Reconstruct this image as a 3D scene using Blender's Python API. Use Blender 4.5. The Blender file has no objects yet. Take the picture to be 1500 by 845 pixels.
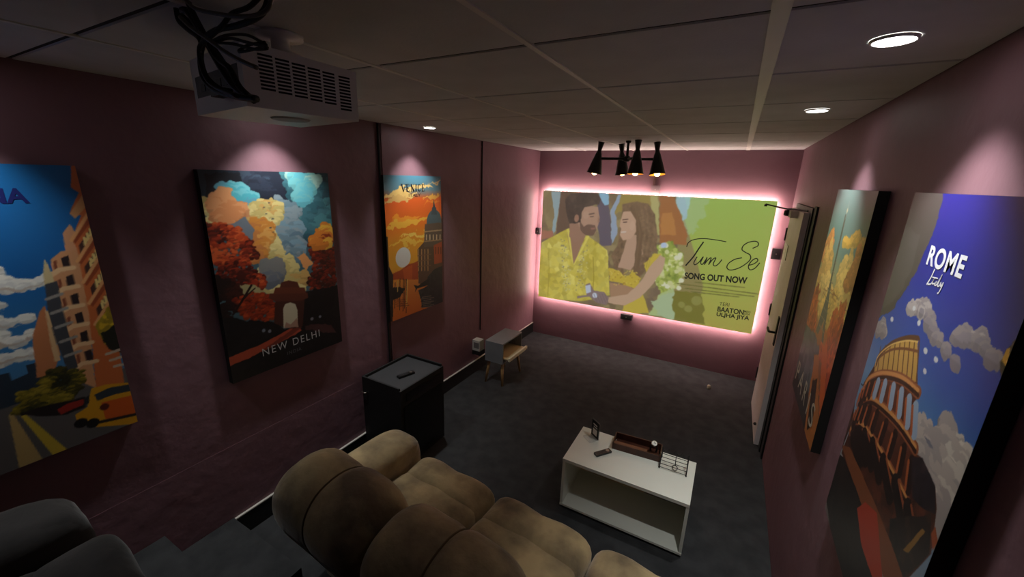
import bpy, bmesh, math, random
import numpy as np
from mathutils import Vector, Matrix

# ------------------------------------------------------------------ camera, light, exposure
SC = bpy.context.scene
COL = SC.collection
W, H = 2.949, 2.60           # room width and ceiling height (m); screen wall at y = 0, camera looks along +y
YR = -6.9                    # rear wall
CAM = Vector((2.43008, -5.20064, 2.23301))
RR = Matrix(((0.87619359, 0.48101705, 0.03012284),
             (0.15268011, -0.21774537, -0.96398949),
             (-0.45713627, 0.84924057, -0.26422884)))      # rows: right, down, forward
FPX = 589.41
cd = bpy.data.cameras.new('camera')
cam = bpy.data.objects.new('camera', cd)
COL.objects.link(cam)
cd.sensor_width = 36.0
cd.lens = FPX * 36.0 / 1500.0
cd.clip_start = 0.02
M = Matrix((RR[0], -RR[1], -RR[2])).transposed().to_4x4()
M.translation = CAM
cam.matrix_world = M
SC.camera = cam
wd = bpy.data.worlds.new('world')
SC.world = wd
wd.use_nodes = True
wd.node_tree.nodes['Background'].inputs[0].default_value = (0.02, 0.02, 0.022, 1)
wd.node_tree.nodes['Background'].inputs[1].default_value = 0.2
SC.view_settings.view_transform = 'Standard'
SC.view_settings.look = 'None'
SC.view_settings.gamma = 1.0
SC.view_settings.use_curve_mapping = False
SC.view_settings.exposure = -0.15
SC.cycles.max_bounces = 8
SC.cycles.diffuse_bounces = 5
SC.cycles.sample_clamp_indirect = 4.0

SPOT_W, LED_E, BULB_E, SCREEN_E = 50.0, 74.0, 24.0, 0.76

def hit(px, ax, val):
    """point where the sight line of a photo pixel (1500x845) meets the plane axis = val"""
    d = RR.transposed() @ Vector(((px[0] - 750.0) / FPX, (px[1] - 422.5) / FPX, 1.0))
    t = (val - CAM[ax]) / d[ax]
    return CAM + d * t

# ------------------------------------------------------------------ helpers
def s2l(c):
    return tuple(((v / 255.0) / 12.92 if v / 255.0 <= 0.04045 else ((v / 255.0 + 0.055) / 1.055) ** 2.4) for v in c[:3])

MATS = {}
def mat(name, rgb, rough=0.6, metal=0.0, noise=None, bump=None, emit=None, rgb2=None, sheen=0.0, spec=0.5, alpha=1.0, trans=0.0):
    if name in MATS: return MATS[name]
    m = bpy.data.materials.new(name); m.use_nodes = True
    nt = m.node_tree; b = nt.nodes['Principled BSDF']
    c = s2l(rgb)
    b.inputs['Base Color'].default_value = (*c, 1)
    b.inputs['Roughness'].default_value = rough
    b.inputs['Metallic'].default_value = metal
    b.inputs['Specular IOR Level'].default_value = spec
    b.inputs['Alpha'].default_value = alpha
    if trans: b.inputs['Transmission Weight'].default_value = trans
    if sheen:
        b.inputs['Sheen Weight'].default_value = sheen
        b.inputs['Sheen Roughness'].default_value = 0.5
    tc = nt.nodes.new('ShaderNodeTexCoord')
    if noise:
        n = nt.nodes.new('ShaderNodeTexNoise'); n.inputs['Scale'].default_value = noise
        n.inputs['Detail'].default_value = 6
        r = nt.nodes.new('ShaderNodeValToRGB')
        r.color_ramp.elements[0].position = 0.35; r.color_ramp.elements[1].position = 0.65
        r.color_ramp.elements[0].color = (*c, 1)
        r.color_ramp.elements[1].color = (*(s2l(rgb2) if rgb2 else tuple(v * 0.75 for v in c)), 1)
        nt.links.new(tc.outputs['Object'], n.inputs['Vector'])
        nt.links.new(n.outputs['Fac'], r.inputs['Fac'])
        nt.links.new(r.outputs['Color'], b.inputs['Base Color'])
    if bump:
        n2 = nt.nodes.new('ShaderNodeTexNoise'); n2.inputs['Scale'].default_value = bump[0]
        n2.inputs['Detail'].default_value = 4
        bp = nt.nodes.new('ShaderNodeBump'); bp.inputs['Strength'].default_value = bump[1]
        bp.inputs['Distance'].default_value = bump[2] if len(bump) > 2 else 0.01
        nt.links.new(tc.outputs['Object'], n2.inputs['Vector'])
        nt.links.new(n2.outputs['Fac'], bp.inputs['Height'])
        nt.links.new(bp.outputs['Normal'], b.inputs['Normal'])
    if emit:
        b.inputs['Emission Color'].default_value = (*s2l(emit[0]), 1)
        b.inputs['Emission Strength'].default_value = emit[1]
    MATS[name] = m
    return m

def tag(o, label=None, cat=None, group=None, kind=None):
    if label: o['label'] = label
    if cat: o['category'] = cat
    if group: o['group'] = group
    if kind: o['kind'] = kind
    return o

def empty(name, loc=(0, 0, 0), rot=(0, 0, 0), label=None, cat=None, group=None, kind=None):
    o = bpy.data.objects.new(name, None); o.empty_display_size = 0.05
    o.location = loc; o.rotation_euler = rot
    COL.objects.link(o)
    return tag(o, label, cat, group, kind)

def link(name, me, m, parent=None, smooth=False):
    if m is not None and not me.materials: me.materials.append(m)
    if smooth:
        me.polygons.foreach_set('use_smooth', [True] * len(me.polygons))
    o = bpy.data.objects.new(name, me); COL.objects.link(o)
    if parent is not None: o.parent = parent
    return o

def obj(name, bm, m, parent=None, smooth=False, bevel=0.0, seg=2):
    if bevel:
        bmesh.ops.bevel(bm, geom=[e for e in bm.edges if len(e.link_faces) == 2 and e.calc_face_angle(0) > 0.6],
                        offset=bevel, segments=seg, affect='EDGES', profile=0.5, clamp_overlap=True)
    bmesh.ops.recalc_face_normals(bm, faces=bm.faces)
    me = bpy.data.meshes.new(name); bm.to_mesh(me); bm.free()
    return link(name, me, m, parent, smooth)

def box(bm, x0, x1, y0, y1, z0, z1, mtx=None):
    v = [bm.verts.new((x, y, z)) for x in (x0, x1) for y in (y0, y1) for z in (z0, z1)]
    if mtx is not None:
        for q in v: q.co = mtx @ q.co
    for f in ((0, 1, 3, 2), (4, 6, 7, 5), (0, 4, 5, 1), (2, 3, 7, 6), (0, 2, 6, 4), (1, 5, 7, 3)):
        bm.faces.new([v[i] for i in f])
    return v

def B(name, x0, x1, y0, y1, z0, z1, m, parent=None, bevel=0.0, smooth=False, seg=2):
    bm = bmesh.new(); box(bm, x0, x1, y0, y1, z0, z1)
    return obj(name, bm, m, parent, smooth, bevel, seg)

def ring(bm, c, t, r, n, ref=None):
    t = t.normalized()
    a = ref if ref is not None else (Vector((0, 0, 1)) if abs(t.z) < 0.9 else Vector((1, 0, 0)))
    u = t.cross(a).normalized(); w = t.cross(u)
    return [bm.verts.new(c + u * (r * math.cos(2 * math.pi * k / n)) + w * (r * math.sin(2 * math.pi * k / n))) for k in range(n)]

def tube(bm, pts, r, n=8, cap=True):
    pts = [Vector(p) for p in pts]; rs = r if isinstance(r, (list, tuple)) else [r] * len(pts)
    prev = None; first = None
    for i, p in enumerate(pts):
        t = (pts[min(i + 1, len(pts) - 1)] - pts[max(i - 1, 0)])
        if t.length < 1e-9: t = Vector((0, 0, 1))
        q = ring(bm, p, t, rs[i], n)
        if prev:
            # align to avoid twisting
            best = min(range(n), key=lambda s: (q[s].co - prev[0].co).length)
            q = q[best:] + q[:best]
            for k in range(n): bm.faces.new((prev[k], prev[(k + 1) % n], q[(k + 1) % n], q[k]))
        else: first = q
        prev = q
    if cap:
        bm.faces.new(first[::-1]); bm.faces.new(prev)

def lathe(bm, prof, n=20, mtx=None, capa=True, capb=True):
    rows = []
    for r, z in prof:
        rows.append([bm.verts.new((r * math.cos(2 * math.pi * k / n), r * math.sin(2 * math.pi * k / n), z)) for k in range(n)])
    for a, b in zip(rows, rows[1:]):
        for k in range(n): bm.faces.new((a[k], a[(k + 1) % n], b[(k + 1) % n], b[k]))
    if capa: bm.faces.new(rows[0][::-1])
    if capb: bm.faces.new(rows[-1])
    if mtx is not None:
        for row in rows:
            for v in row: v.co = mtx @ v.co

def smoothline(pts, n=6):
    pts = [Vector(p) for p in pts]
    out = []
    for i in range(len(pts) - 1):
        p0, p1, p2, p3 = pts[max(i - 1, 0)], pts[i], pts[i + 1], pts[min(i + 2, len(pts) - 1)]
        for k in range(n):
            t = k / n
            out.append(0.5 * ((2 * p1) + (p2 - p0) * t + (2 * p0 - 5 * p1 + 4 * p2 - p3) * t * t + (3 * p1 - p0 - 3 * p2 + p3) * t ** 3))
    out.append(pts[-1])
    return out

def sgnpow(v, e): return math.copysign(abs(v) ** e, v)

def pillow(bm, c, s, e1=0.5, e2=0.5, nu=28, nv=16, wob=0.0, seed=0, mtx=None, dip=None):
    """superellipsoid cushion: half sizes s, squareness e (smaller is squarer)"""
    rnd = random.Random(seed); ph = [rnd.uniform(0, 6.28) for _ in range(6)]
    rows = []
    for j in range(1, nv):
        v = -math.pi / 2 + math.pi * j / nv
        row = []
        for i in range(nu):
            u = -math.pi + 2 * math.pi * i / nu
            x = sgnpow(math.cos(v), e1) * sgnpow(math.cos(u), e2)
            y = sgnpow(math.cos(v), e1) * sgnpow(math.sin(u), e2)
            z = sgnpow(math.sin(v), e1)
            w = 1 + wob * (math.sin(3 * x + ph[0] + 2 * y) + math.sin(4 * y + ph[1] - 2 * z) + math.sin(5 * x + ph[2] + 3 * z)) / 3
            d = 1.0
            if dip: d = 1 - dip[0] * math.exp(-(x / dip[1]) ** 2)
            row.append(bm.verts.new((c[0] + s[0] * x * w, c[1] + s[1] * y * w * d, c[2] + s[2] * z * w * d)))
        rows.append(row)
    bot = bm.verts.new((c[0], c[1], c[2] - s[2])); top = bm.verts.new((c[0], c[1], c[2] + s[2] * (1 - (dip[0] if dip else 0))))
    for a, b in zip(rows, rows[1:]):
        for i in range(nu): bm.faces.new((a[i], a[(i + 1) % nu], b[(i + 1) % nu], b[i]))
    for i in range(nu):
        bm.faces.new((bot, rows[0][(i + 1) % nu], rows[0][i]))
        bm.faces.new((top, rows[-1][i], rows[-1][(i + 1) % nu]))
    if mtx is not None:
        for row in rows:
            for v in row: v.co = mtx @ v.co
        bot.co = mtx @ bot.co; top.co = mtx @ top.co

def copy_tree(o, parent=None):
    c = o.copy(); COL.objects.link(c)
    if parent is not None:
        c.parent = parent
    for ch in list(o.children): copy_tree(ch, c)
    return c

def text_mesh(body, width, height, loc, m, parent, name='lettering', offset=0.0, shear=0.0, space=1.0, rot=0.0):
    """flat lettering in the parent's x-y plane, fitted to a box whose lower left corner is loc"""
    cu = bpy.data.curves.new(name, 'FONT'); cu.body = body; cu.size = 1.0
    cu.offset = offset; cu.shear = shear; cu.space_character = space; cu.extrude = 0.0
    t = bpy.data.objects.new(name, cu); COL.objects.link(t)
    dg = bpy.context.evaluated_depsgraph_get()
    me = bpy.data.meshes.new_from_object(t.evaluated_get(dg))
    bpy.data.objects.remove(t); bpy.data.curves.remove(cu)
    co = np.empty(len(me.vertices) * 3); me.vertices.foreach_get('co', co); co = co.reshape(-1, 3)
    mn, mx = co.min(0), co.max(0)
    co[:, 0] = (co[:, 0] - mn[0]) / (mx[0] - mn[0]) * width
    co[:, 1] = (co[:, 1] - mn[1]) / (mx[1] - mn[1]) * height
    ca, sa = math.cos(rot), math.sin(rot)
    x, y = co[:, 0].copy(), co[:, 1].copy()
    co[:, 0] = x * ca - y * sa + loc[0]; co[:, 1] = x * sa + y * ca + loc[1]; co[:, 2] = loc[2]
    me.vertices.foreach_set('co', co.ravel()); me.name = name
    me.materials.clear()
    return link(name, me, m, parent)

def ribbons(name, strokes, z, m, parent):
    """flat pen strokes: list of (points, width or list of widths) in the parent's x-y plane"""
    bm = bmesh.new()
    for k, (pts, wd_) in enumerate(strokes):
        pts = [Vector((p[0], p[1], 0)) for p in pts]
        prev = None
        for i, p in enumerate(pts):
            t = pts[min(i + 1, len(pts) - 1)] - pts[max(i - 1, 0)]
            t = t.normalized() if t.length > 0 else Vector((1, 0, 0))
            n = Vector((-t.y, t.x, 0)); w = (wd_[i] if isinstance(wd_, (list, tuple)) else wd_) / 2
            zz = z + k * 0.00004
            a = bm.verts.new((p.x + n.x * w, p.y + n.y * w, zz)); b = bm.verts.new((p.x - n.x * w, p.y - n.y * w, zz))
            if prev: bm.faces.new((prev[1], b, a, prev[0]))
            prev = (a, b)
    me = bpy.data.meshes.new(name); bm.to_mesh(me); bm.free()
    return link(name, me, m, parent)

# ------------------------------------------------------------------ painted prints (vertex colours on a fine grid)
class Art:
    """a flat print painted in code; u to the right, v downward, both 0..1"""
    def __init__(s, wm, hm, nx, ny, to_uv, seed=1):
        s.wm, s.hm, s.nx, s.ny = wm, hm, nx, ny
        s.a = np.zeros((ny * 2, nx * 2, 3))
        s.V, s.U = np.mgrid[0:ny * 2, 0:nx * 2].astype(float)
        s.U = (s.U + .5) / (nx * 2); s.V = (s.V + .5) / (ny * 2)
        s.X, s.Y = s.U * wm, s.V * hm
        s.rng = np.random.default_rng(seed); s.to_uv = to_uv
        s.n1, s.n2 = s.noise(10), s.noise(10)
        s.m1, s.m2 = s.noise(40), s.noise(40)
    def noise(s, freq, octv=4):
        out = np.zeros_like(s.U); amp = 1.0; tot = 0
        for o in range(octv):
            g = s.rng.random((int(freq * s.hm) + 3, int(freq * s.wm) + 3))
            x, y = s.X * freq, s.Y * freq
            gx, gy = np.minimum(x.astype(int), g.shape[1] - 2), np.minimum(y.astype(int), g.shape[0] - 2)
            fx, fy = x - gx, y - gy
            fx, fy = fx * fx * (3 - 2 * fx), fy * fy * (3 - 2 * fy)
            out += amp * (g[gy, gx] * (1 - fx) * (1 - fy) + g[gy, gx + 1] * fx * (1 - fy) + g[gy + 1, gx] * (1 - fx) * fy + g[gy + 1, gx + 1] * fx * fy)
            tot += amp; amp *= .5; freq *= 2
        return out / tot - .5
    def col(s, c): return np.array(c, float) / 255.0
    def put(s, mask, c, op=1.0):
        if c is None: return
        if np.ndim(c) == 3: s.a[mask] = s.a[mask] * (1 - op) + c[mask] * op
        else: s.a[mask] = s.a[mask] * (1 - op) + s.col(c) * op
    def grad(s, stops, mask=None):
        vs = [q[0] for q in stops]; cs = np.array([s.col(q[1]) for q in stops])
        g = np.stack([np.interp(s.V + s.n1 * .04, vs, cs[:, k]) for k in range(3)], -1)
        if mask is None: s.a[:] = g
        else: s.a[mask] = g[mask]
    def pm(s, pts, rough=0.0, fine=0.0, px=True):
        q = [s.to_uv(p) for p in pts] if px else pts
        x = s.U + rough * s.n1 * 2 + fine * s.m1 * 2; y = s.V + rough * s.n2 * 2 + fine * s.m2 * 2
        inside = np.zeros(s.U.shape, bool)
        for i in range(len(q)):
            (x0, y0), (x1, y1) = q[i], q[(i + 1) % len(q)]
            if abs(y1 - y0) < 1e-12: continue
            inside ^= ((y0 > y) != (y1 > y)) & (x < (x1 - x0) * (y - y0) / (y1 - y0) + x0)
        return inside
    def poly(s, pts, c, rough=0.0, fine=0.0, px=True, op=1.0):
        s.put(s.pm(pts, rough, fine, px), c, op)
    def em(s, c, r, rough=0.0, px=True, rx=None):
        """ellipse about pixel c; r in metres on the print"""
        u, v = s.to_uv(c) if px else c
        d = np.hypot((s.X - u * s.wm) / (rx or r), (s.Y - v * s.hm) / r)
        return d + rough * (s.n1 * 2 + s.m1) < 1
    def dot(s, c, r, col, rough=0.0, px=True, rx=None, op=1.0):
        s.put(s.em(c, r, rough, px, rx), col, op)
    def line(s, pts, w, c, px=True, op=1.0):
        q = [s.to_uv(p) for p in pts] if px else pts
        for (a, b) in zip(q, q[1:]):
            ax, ay, bx, by = a[0] * s.wm, a[1] * s.hm, b[0] * s.wm, b[1] * s.hm
            dx, dy = bx - ax, by - ay; L = dx * dx + dy * dy + 1e-12
            t = np.clip(((s.X - ax) * dx + (s.Y - ay) * dy) / L, 0, 1)
            s.put(np.hypot(s.X - ax - t * dx, s.Y - ay - t * dy) < w / 2, c, op)
    def daub(s, mask, cols, freq=25):
        """mottled brush marks inside a mask"""
        if not mask.any(): return
        f = freq * 2.4
        x = (s.X + s.n1 * .05 + s.m1 * .02)[mask] * f; y = (s.Y + s.n2 * .05 + s.m2 * .02)[mask] * f
        gw, gh = int(s.wm * f) + 12, int(s.hm * f) + 12
        jx, jy, jc = s.rng.random((gh, gw)), s.rng.random((gh, gw)), s.rng.random((gh, gw, 2))
        big = s.noise(freq * .6, 2)[mask]
        ix, iy = np.floor(x).astype(int), np.floor(y).astype(int)
        bd = np.full(x.shape, 9.0); pick = np.zeros(x.shape); val = np.ones(x.shape)
        for dy in (-1, 0, 1):
            for dx in (-1, 0, 1):
                cx_, cy_ = np.clip(ix + dx + 5, 0, gw - 1), np.clip(iy + dy + 5, 0, gh - 1)
                d = np.hypot(ix + dx + jx[cy_, cx_] - x, (iy + dy + jy[cy_, cx_] - y))
                m = d < bd; bd[m] = d[m]; pick[m] = jc[cy_, cx_, 0][m]; val[m] = jc[cy_, cx_, 1][m]
        order = np.argsort([sum(q) for q in cols])
        t = np.clip(.5 * pick + .5 * (big * 1.8 + .5), 0, .999)
        pal = np.array([s.col(cols[k]) for k in order])
        s.a[mask] = pal[(t * len(cols)).astype(int)] * (.92 + .16 * val)[:, None]
    def puffs(s, mask, cols, n, r0, r1, shade=.8):
        """heap of small round puffs (cloud or foliage) whose centres lie in the mask; drawn top to bottom, each lighter on its upper side"""
        ys, xs = np.nonzero(mask)
        if len(ys) == 0: return
        k = np.sort(s.rng.integers(0, len(ys), n)); big = s.noise(9, 2)
        pal = np.array([s.col(q) for q in sorted(cols, key=sum)])
        hh, ww = mask.shape; ppm = ww / s.wm
        for i in k:
            cy, cx = ys[i], xs[i]; r = s.rng.uniform(r0, r1) * ppm; rx = r * s.rng.uniform(.9, 1.5)
            x0, x1 = max(int(cx - rx), 0), min(int(cx + rx) + 2, ww); y0, y1 = max(int(cy - r), 0), min(int(cy + r) + 2, hh)
            gy, gx = np.mgrid[y0:y1, x0:x1]
            d = np.hypot((gx - cx) / rx, (gy - cy) / r) + s.m1[y0:y1, x0:x1] * .9
            t = np.clip(.5 + big[cy, cx] * 1.6 + s.rng.normal(0, .16), 0, .999)
            col = pal[int(t * len(pal))]
            w = s.a[y0:y1, x0:x1]; f = (shade + (1 - shade) * (gy - cy < -.1 * r))[..., None]
            m = d < 1; w[m] = (col * f)[m]
    def blur(s, n=1):
        for _ in range(n):
            p = np.pad(s.a, ((1, 1), (1, 1), (0, 0)), 'edge')
            p = (p[:-2] + 2 * p[1:-1] + p[2:]) / 4
            s.a = (p[:, :-2] + 2 * p[:, 1:-1] + p[:, 2:]) / 4
    def mesh(s, name, z=0.0):
        a = s.a.reshape(s.ny, 2, s.nx, 2, 3).mean((1, 3))
        lin = np.where(a <= 0.04045, a / 12.92, ((np.clip(a, 0, 1) + 0.055) / 1.055) ** 2.4)[::-1]
        nx, ny = s.nx, s.ny
        me = bpy.data.meshes.new(name)
        xs = np.linspace(0, s.wm, nx); ys = np.linspace(0, s.hm, ny)
        gx, gy = np.meshgrid(xs, ys)
        co = np.stack([gx, gy, np.full_like(gx, z)], -1).reshape(-1, 3)
        i = np.arange(ny * nx).reshape(ny, nx)
        q = np.stack([i[:-1, :-1], i[:-1, 1:], i[1:, 1:], i[1:, :-1]], -1).reshape(-1, 4)
        me.vertices.add(nx * ny); me.vertices.foreach_set('co', co.ravel())
        me.loops.add(q.size); me.loops.foreach_set('vertex_index', q.ravel())
        me.polygons.add(len(q)); me.polygons.foreach_set('loop_start', np.arange(len(q)) * 4)
        me.update(calc_edges=True)
        at = me.color_attributes.new('print', 'FLOAT_COLOR', 'POINT')
        at.data.foreach_set('color', np.concatenate([lin.reshape(-1, 3), np.ones((nx * ny, 1))], 1).ravel())
        return me

def print_mat(name, emit=0.0, rough=0.45):
    m = bpy.data.materials.new(name); m.use_nodes = True
    nt = m.node_tree; b = nt.nodes['Principled BSDF']
    a = nt.nodes.new('ShaderNodeVertexColor'); a.layer_name = 'print'
    b.inputs['Roughness'].default_value = rough
    if emit:
        b.inputs['Base Color'].default_value = (0.12, 0.12, 0.12, 1)
        nt.links.new(a.outputs['Color'], b.inputs['Emission Color'])
        b.inputs['Emission Strength'].default_value = emit
    else:
        nt.links.new(a.outputs['Color'], b.inputs['Base Color'])
    return m

# ------------------------------------------------------------------ materials
m_wall = mat('mauve wall paint', (127, 92, 102), 0.55, noise=1.3, rgb2=(121, 87, 97), bump=(7.0, 0.35, 0.02))
m_carpet = mat('charcoal carpet', (62, 63, 65), 0.95, noise=9.0, rgb2=(51, 52, 54), bump=(350.0, 0.6, 0.004), spec=0.15)
m_tile = mat('white mineral ceiling tile', (216, 216, 214), 0.9, noise=5.0, rgb2=(206, 206, 204), bump=(120.0, 0.25, 0.003))
m_bar = mat('white ceiling grid bar', (232, 230, 222), 0.5)
m_gap = mat('dark ceiling void', (40, 38, 36), 0.9)
m_black = mat('matt black', (18, 18, 19), 0.55)
m_blackgloss = mat('satin black', (14, 14, 15), 0.35)
m_white = mat('white laminate', (242, 244, 234), 0.35, noise=3.0, rgb2=(236, 238, 228))
m_offwhite = mat('white projector plastic', (238, 236, 232), 0.45)
m_ivory = mat('white painted trim', (205, 200, 192), 0.5)
m_door = mat('white painted door', (232, 224, 222), 0.5, noise=4.0, rgb2=(222, 214, 212))
m_suede = mat('tan suede', (192, 170, 128), 0.95, noise=4.5, rgb2=(114, 99, 79), bump=(13.0, 0.45, 0.02), sheen=0.35, spec=0.1)
m_greysuede = mat('charcoal suede', (56, 54, 54), 0.95, noise=6.0, rgb2=(42, 41, 42), bump=(30.0, 0.3, 0.006), sheen=0.2, spec=0.1)
m_suede_d = mat('brown suede piping', (110, 90, 64), 0.95, noise=8.0, sheen=0.2, spec=0.1)
m_beige = mat('beige wood board', (212, 188, 148), 0.5, noise=5.0, rgb2=(202, 178, 138))
m_greyboard = mat('grey board', (150, 148, 142), 0.5)
m_wood = mat('pale beech wood', (176, 138, 92), 0.5, noise=14.0, rgb2=(150, 112, 70))
m_cream = mat('cream drawer front', (234, 224, 196), 0.5)
m_greybox = mat('grey painted board', (136, 138, 142), 0.5, noise=6.0, rgb2=(128, 130, 134))
m_brown = mat('dark brown wood', (92, 52, 36), 0.45, noise=12.0, rgb2=(66, 34, 24))
m_chrome = mat('chrome', (215, 210, 200), 0.2, metal=1.0)
m_steel = mat('brushed steel', (150, 145, 138), 0.35, metal=0.8)
m_acrylic = mat('clear acrylic', (230, 235, 235), 0.05, alpha=0.25)
# ------------------------------------------------------------------ structure
def struct(o): o['kind'] = 'structure'; return o
struct(B('floor', -0.1, W + 0.1, YR - 0.1, 0.1, -0.1, 0.0, m_carpet))
struct(B('wall_back', -0.1, W + 0.1, 0.0, 0.1, 0, 2.72, m_wall))
struct(B('wall_left', -0.1, 0.0, YR, 0.0, 0, 2.72, m_wall))
struct(B('wall_right', W, W + 0.1, YR, 0.0, 0, 2.72, m_wall))
struct(B('wall_rear', -0.1, W + 0.1, YR - 0.1, YR, 0, 2.72, m_wall))
struct(B('trim_1', 0.0, 0.0012, -4.9, -3.27, 0.0, 0.636, m_wall))
ceil = struct(B('ceiling', -0.1, W + 0.1, YR - 0.1, 0.1, 2.635, 2.72, m_gap))
XB = [0.635, 1.24, 1.845, 2.45]
YB = [-0.45 - 0.6 * k for k in range(11)]
xe = [0.0] + XB + [W]; ye = [0.0] + YB + [YR]
tile_me = {}
for i in range(len(xe) - 1):
    for j in range(len(ye) - 1):
        w, d = xe[i + 1] - xe[i] - 0.006, ye[j] - ye[j + 1] - 0.009
        key = (round(w, 3), round(d, 3))
        if key not in tile_me:
            bm = bmesh.new(); box(bm, -w / 2, w / 2, -d / 2, d / 2, 0, 0.02)
            bmesh.ops.bevel(bm, geom=[e for e in bm.edges if all(v.co.z < 0.001 for v in e.verts)], offset=0.006, segments=1, affect='EDGES')
            bmesh.ops.recalc_face_normals(bm, faces=bm.faces)
            me = bpy.data.meshes.new('ceiling_tile'); bm.to_mesh(me); bm.free(); me.materials.append(m_tile); tile_me[key] = me
        o = link('ceiling_tile', tile_me[key], None, ceil)
        o.location = ((xe[i] + xe[i + 1]) / 2, (ye[j] + ye[j + 1]) / 2, 2.6005)
for x in XB:
    w = 0.019 if x == 2.45 else 0.009
    B('grid_bar', x - w, x + w, YR, 0.0, 2.597, 2.634, m_bar, ceil, bevel=0.002, seg=1)
for y in YB:
    for i in range(len(xe) - 1):
        B('cross_bar', xe[i] + 0.012, xe[i + 1] - 0.012, y - 0.005, y + 0.005, 2.6035, 2.634, m_gap, ceil)
bb = struct(B('baseboard_left', 0.0, 0.014, -4.22, -0.002, 0.0, 0.145, m_black))
B('top_strip', 0.0, 0.017, -4.22, -0.002, 0.145, 0.152, m_ivory, bb)
# carpeted steps and platform for the second row
struct(B('floor_step_lower', 0.004, 0.66, -4.55, -4.225, 0.0, 0.16, m_carpet, bevel=0.012))
struct(B('floor_step_upper', 0.004, 0.66, -4.86, -4.55, 0.0, 0.32, m_carpet, bevel=0.012))
struct(B('floor_platform', 0.004, W - 0.002, YR, -4.86, 0.0, 0.45, m_carpet, bevel=0.012))

# door on the right wall, next to the screen wall
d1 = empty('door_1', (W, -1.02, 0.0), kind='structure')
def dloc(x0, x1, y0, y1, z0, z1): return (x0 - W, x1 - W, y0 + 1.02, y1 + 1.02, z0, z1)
B('door_leaf', *dloc(2.888, 2.926, -1.415, -0.60, 0.012, 2.045), m_door, d1, bevel=0.003, seg=1)
B('door_frame', *dloc(2.927, W, -1.50, -0.52, 0.0, 2.085), m_black, d1)
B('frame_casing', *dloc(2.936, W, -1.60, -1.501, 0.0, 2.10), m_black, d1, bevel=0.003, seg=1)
for z in (0.36, 1.05, 1.80):
    bm = bmesh.new(); tube(bm, [(2.884 - W, -0.60 + 1.02, z - 0.06), (2.884 - W, -0.60 + 1.02, z + 0.06)], 0.009, 8)
    obj('hinge', bm, m_black, d1)
B('steel_plate', *dloc(2.883, 2.888, -0.94, -0.80, 1.60, 1.73), m_steel, d1, bevel=0.001, seg=1)
hd = B('handle_plate', *dloc(2.878, 2.888, -1.375, -1.325, 0.94, 1.19), m_black, d1, bevel=0.003)
bm = bmesh.new(); tube(bm, smoothline([(2.882 - W, -0.33, 1.05), (2.845 - W, -0.33, 1.05), (2.832 - W, -0.315, 1.05), (2.830 - W, -0.22, 1.05)]), 0.010, 8)
obj('lever', bm, m_black, hd, True)
bm = bmesh.new(); pillow(bm, (2.878 - W, -0.30, 0.16), (0.014, 0.014, 0.014), 1, 1, 12, 8); obj('stop_knob', bm, m_black, d1, True)
cb = B('closer_body', *dloc(2.835, 2.887, -1.13, -0.88, 1.985, 2.04), m_ivory, d1, bevel=0.006)
off = Vector((W, -1.02, 0.0))
kn = hit((1157, 308), 1, -0.90); kn.x = min(kn.x, 2.86)
tip = hit((1122, 299), 1, -0.72)
bm = bmesh.new(); lathe(bm, [(0.02, -0.025), (0.03, -0.015), (0.03, 0.015), (0.02, 0.025)], 12, Matrix.Translation(Vector((2.83, -0.96, 2.015)) - off)); obj('pivot', bm, m_black, cb)
bm = bmesh.new(); tube(bm, [Vector((2.83, -0.96, 2.045)) - off, tip - off], 0.007, 6); tube(bm, [tip - off, tip - off + Vector((0, 0, -0.02))], 0.012, 8)
obj('closer_arm', bm, m_black, cb)
bm = bmesh.new(); tube(bm, [Vector((2.83, -0.96, 2.05)) - off, Vector((2.925, -1.30, 2.055)) - off], 0.007, 6); obj('closer_arm', bm, m_black, cb)

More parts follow.
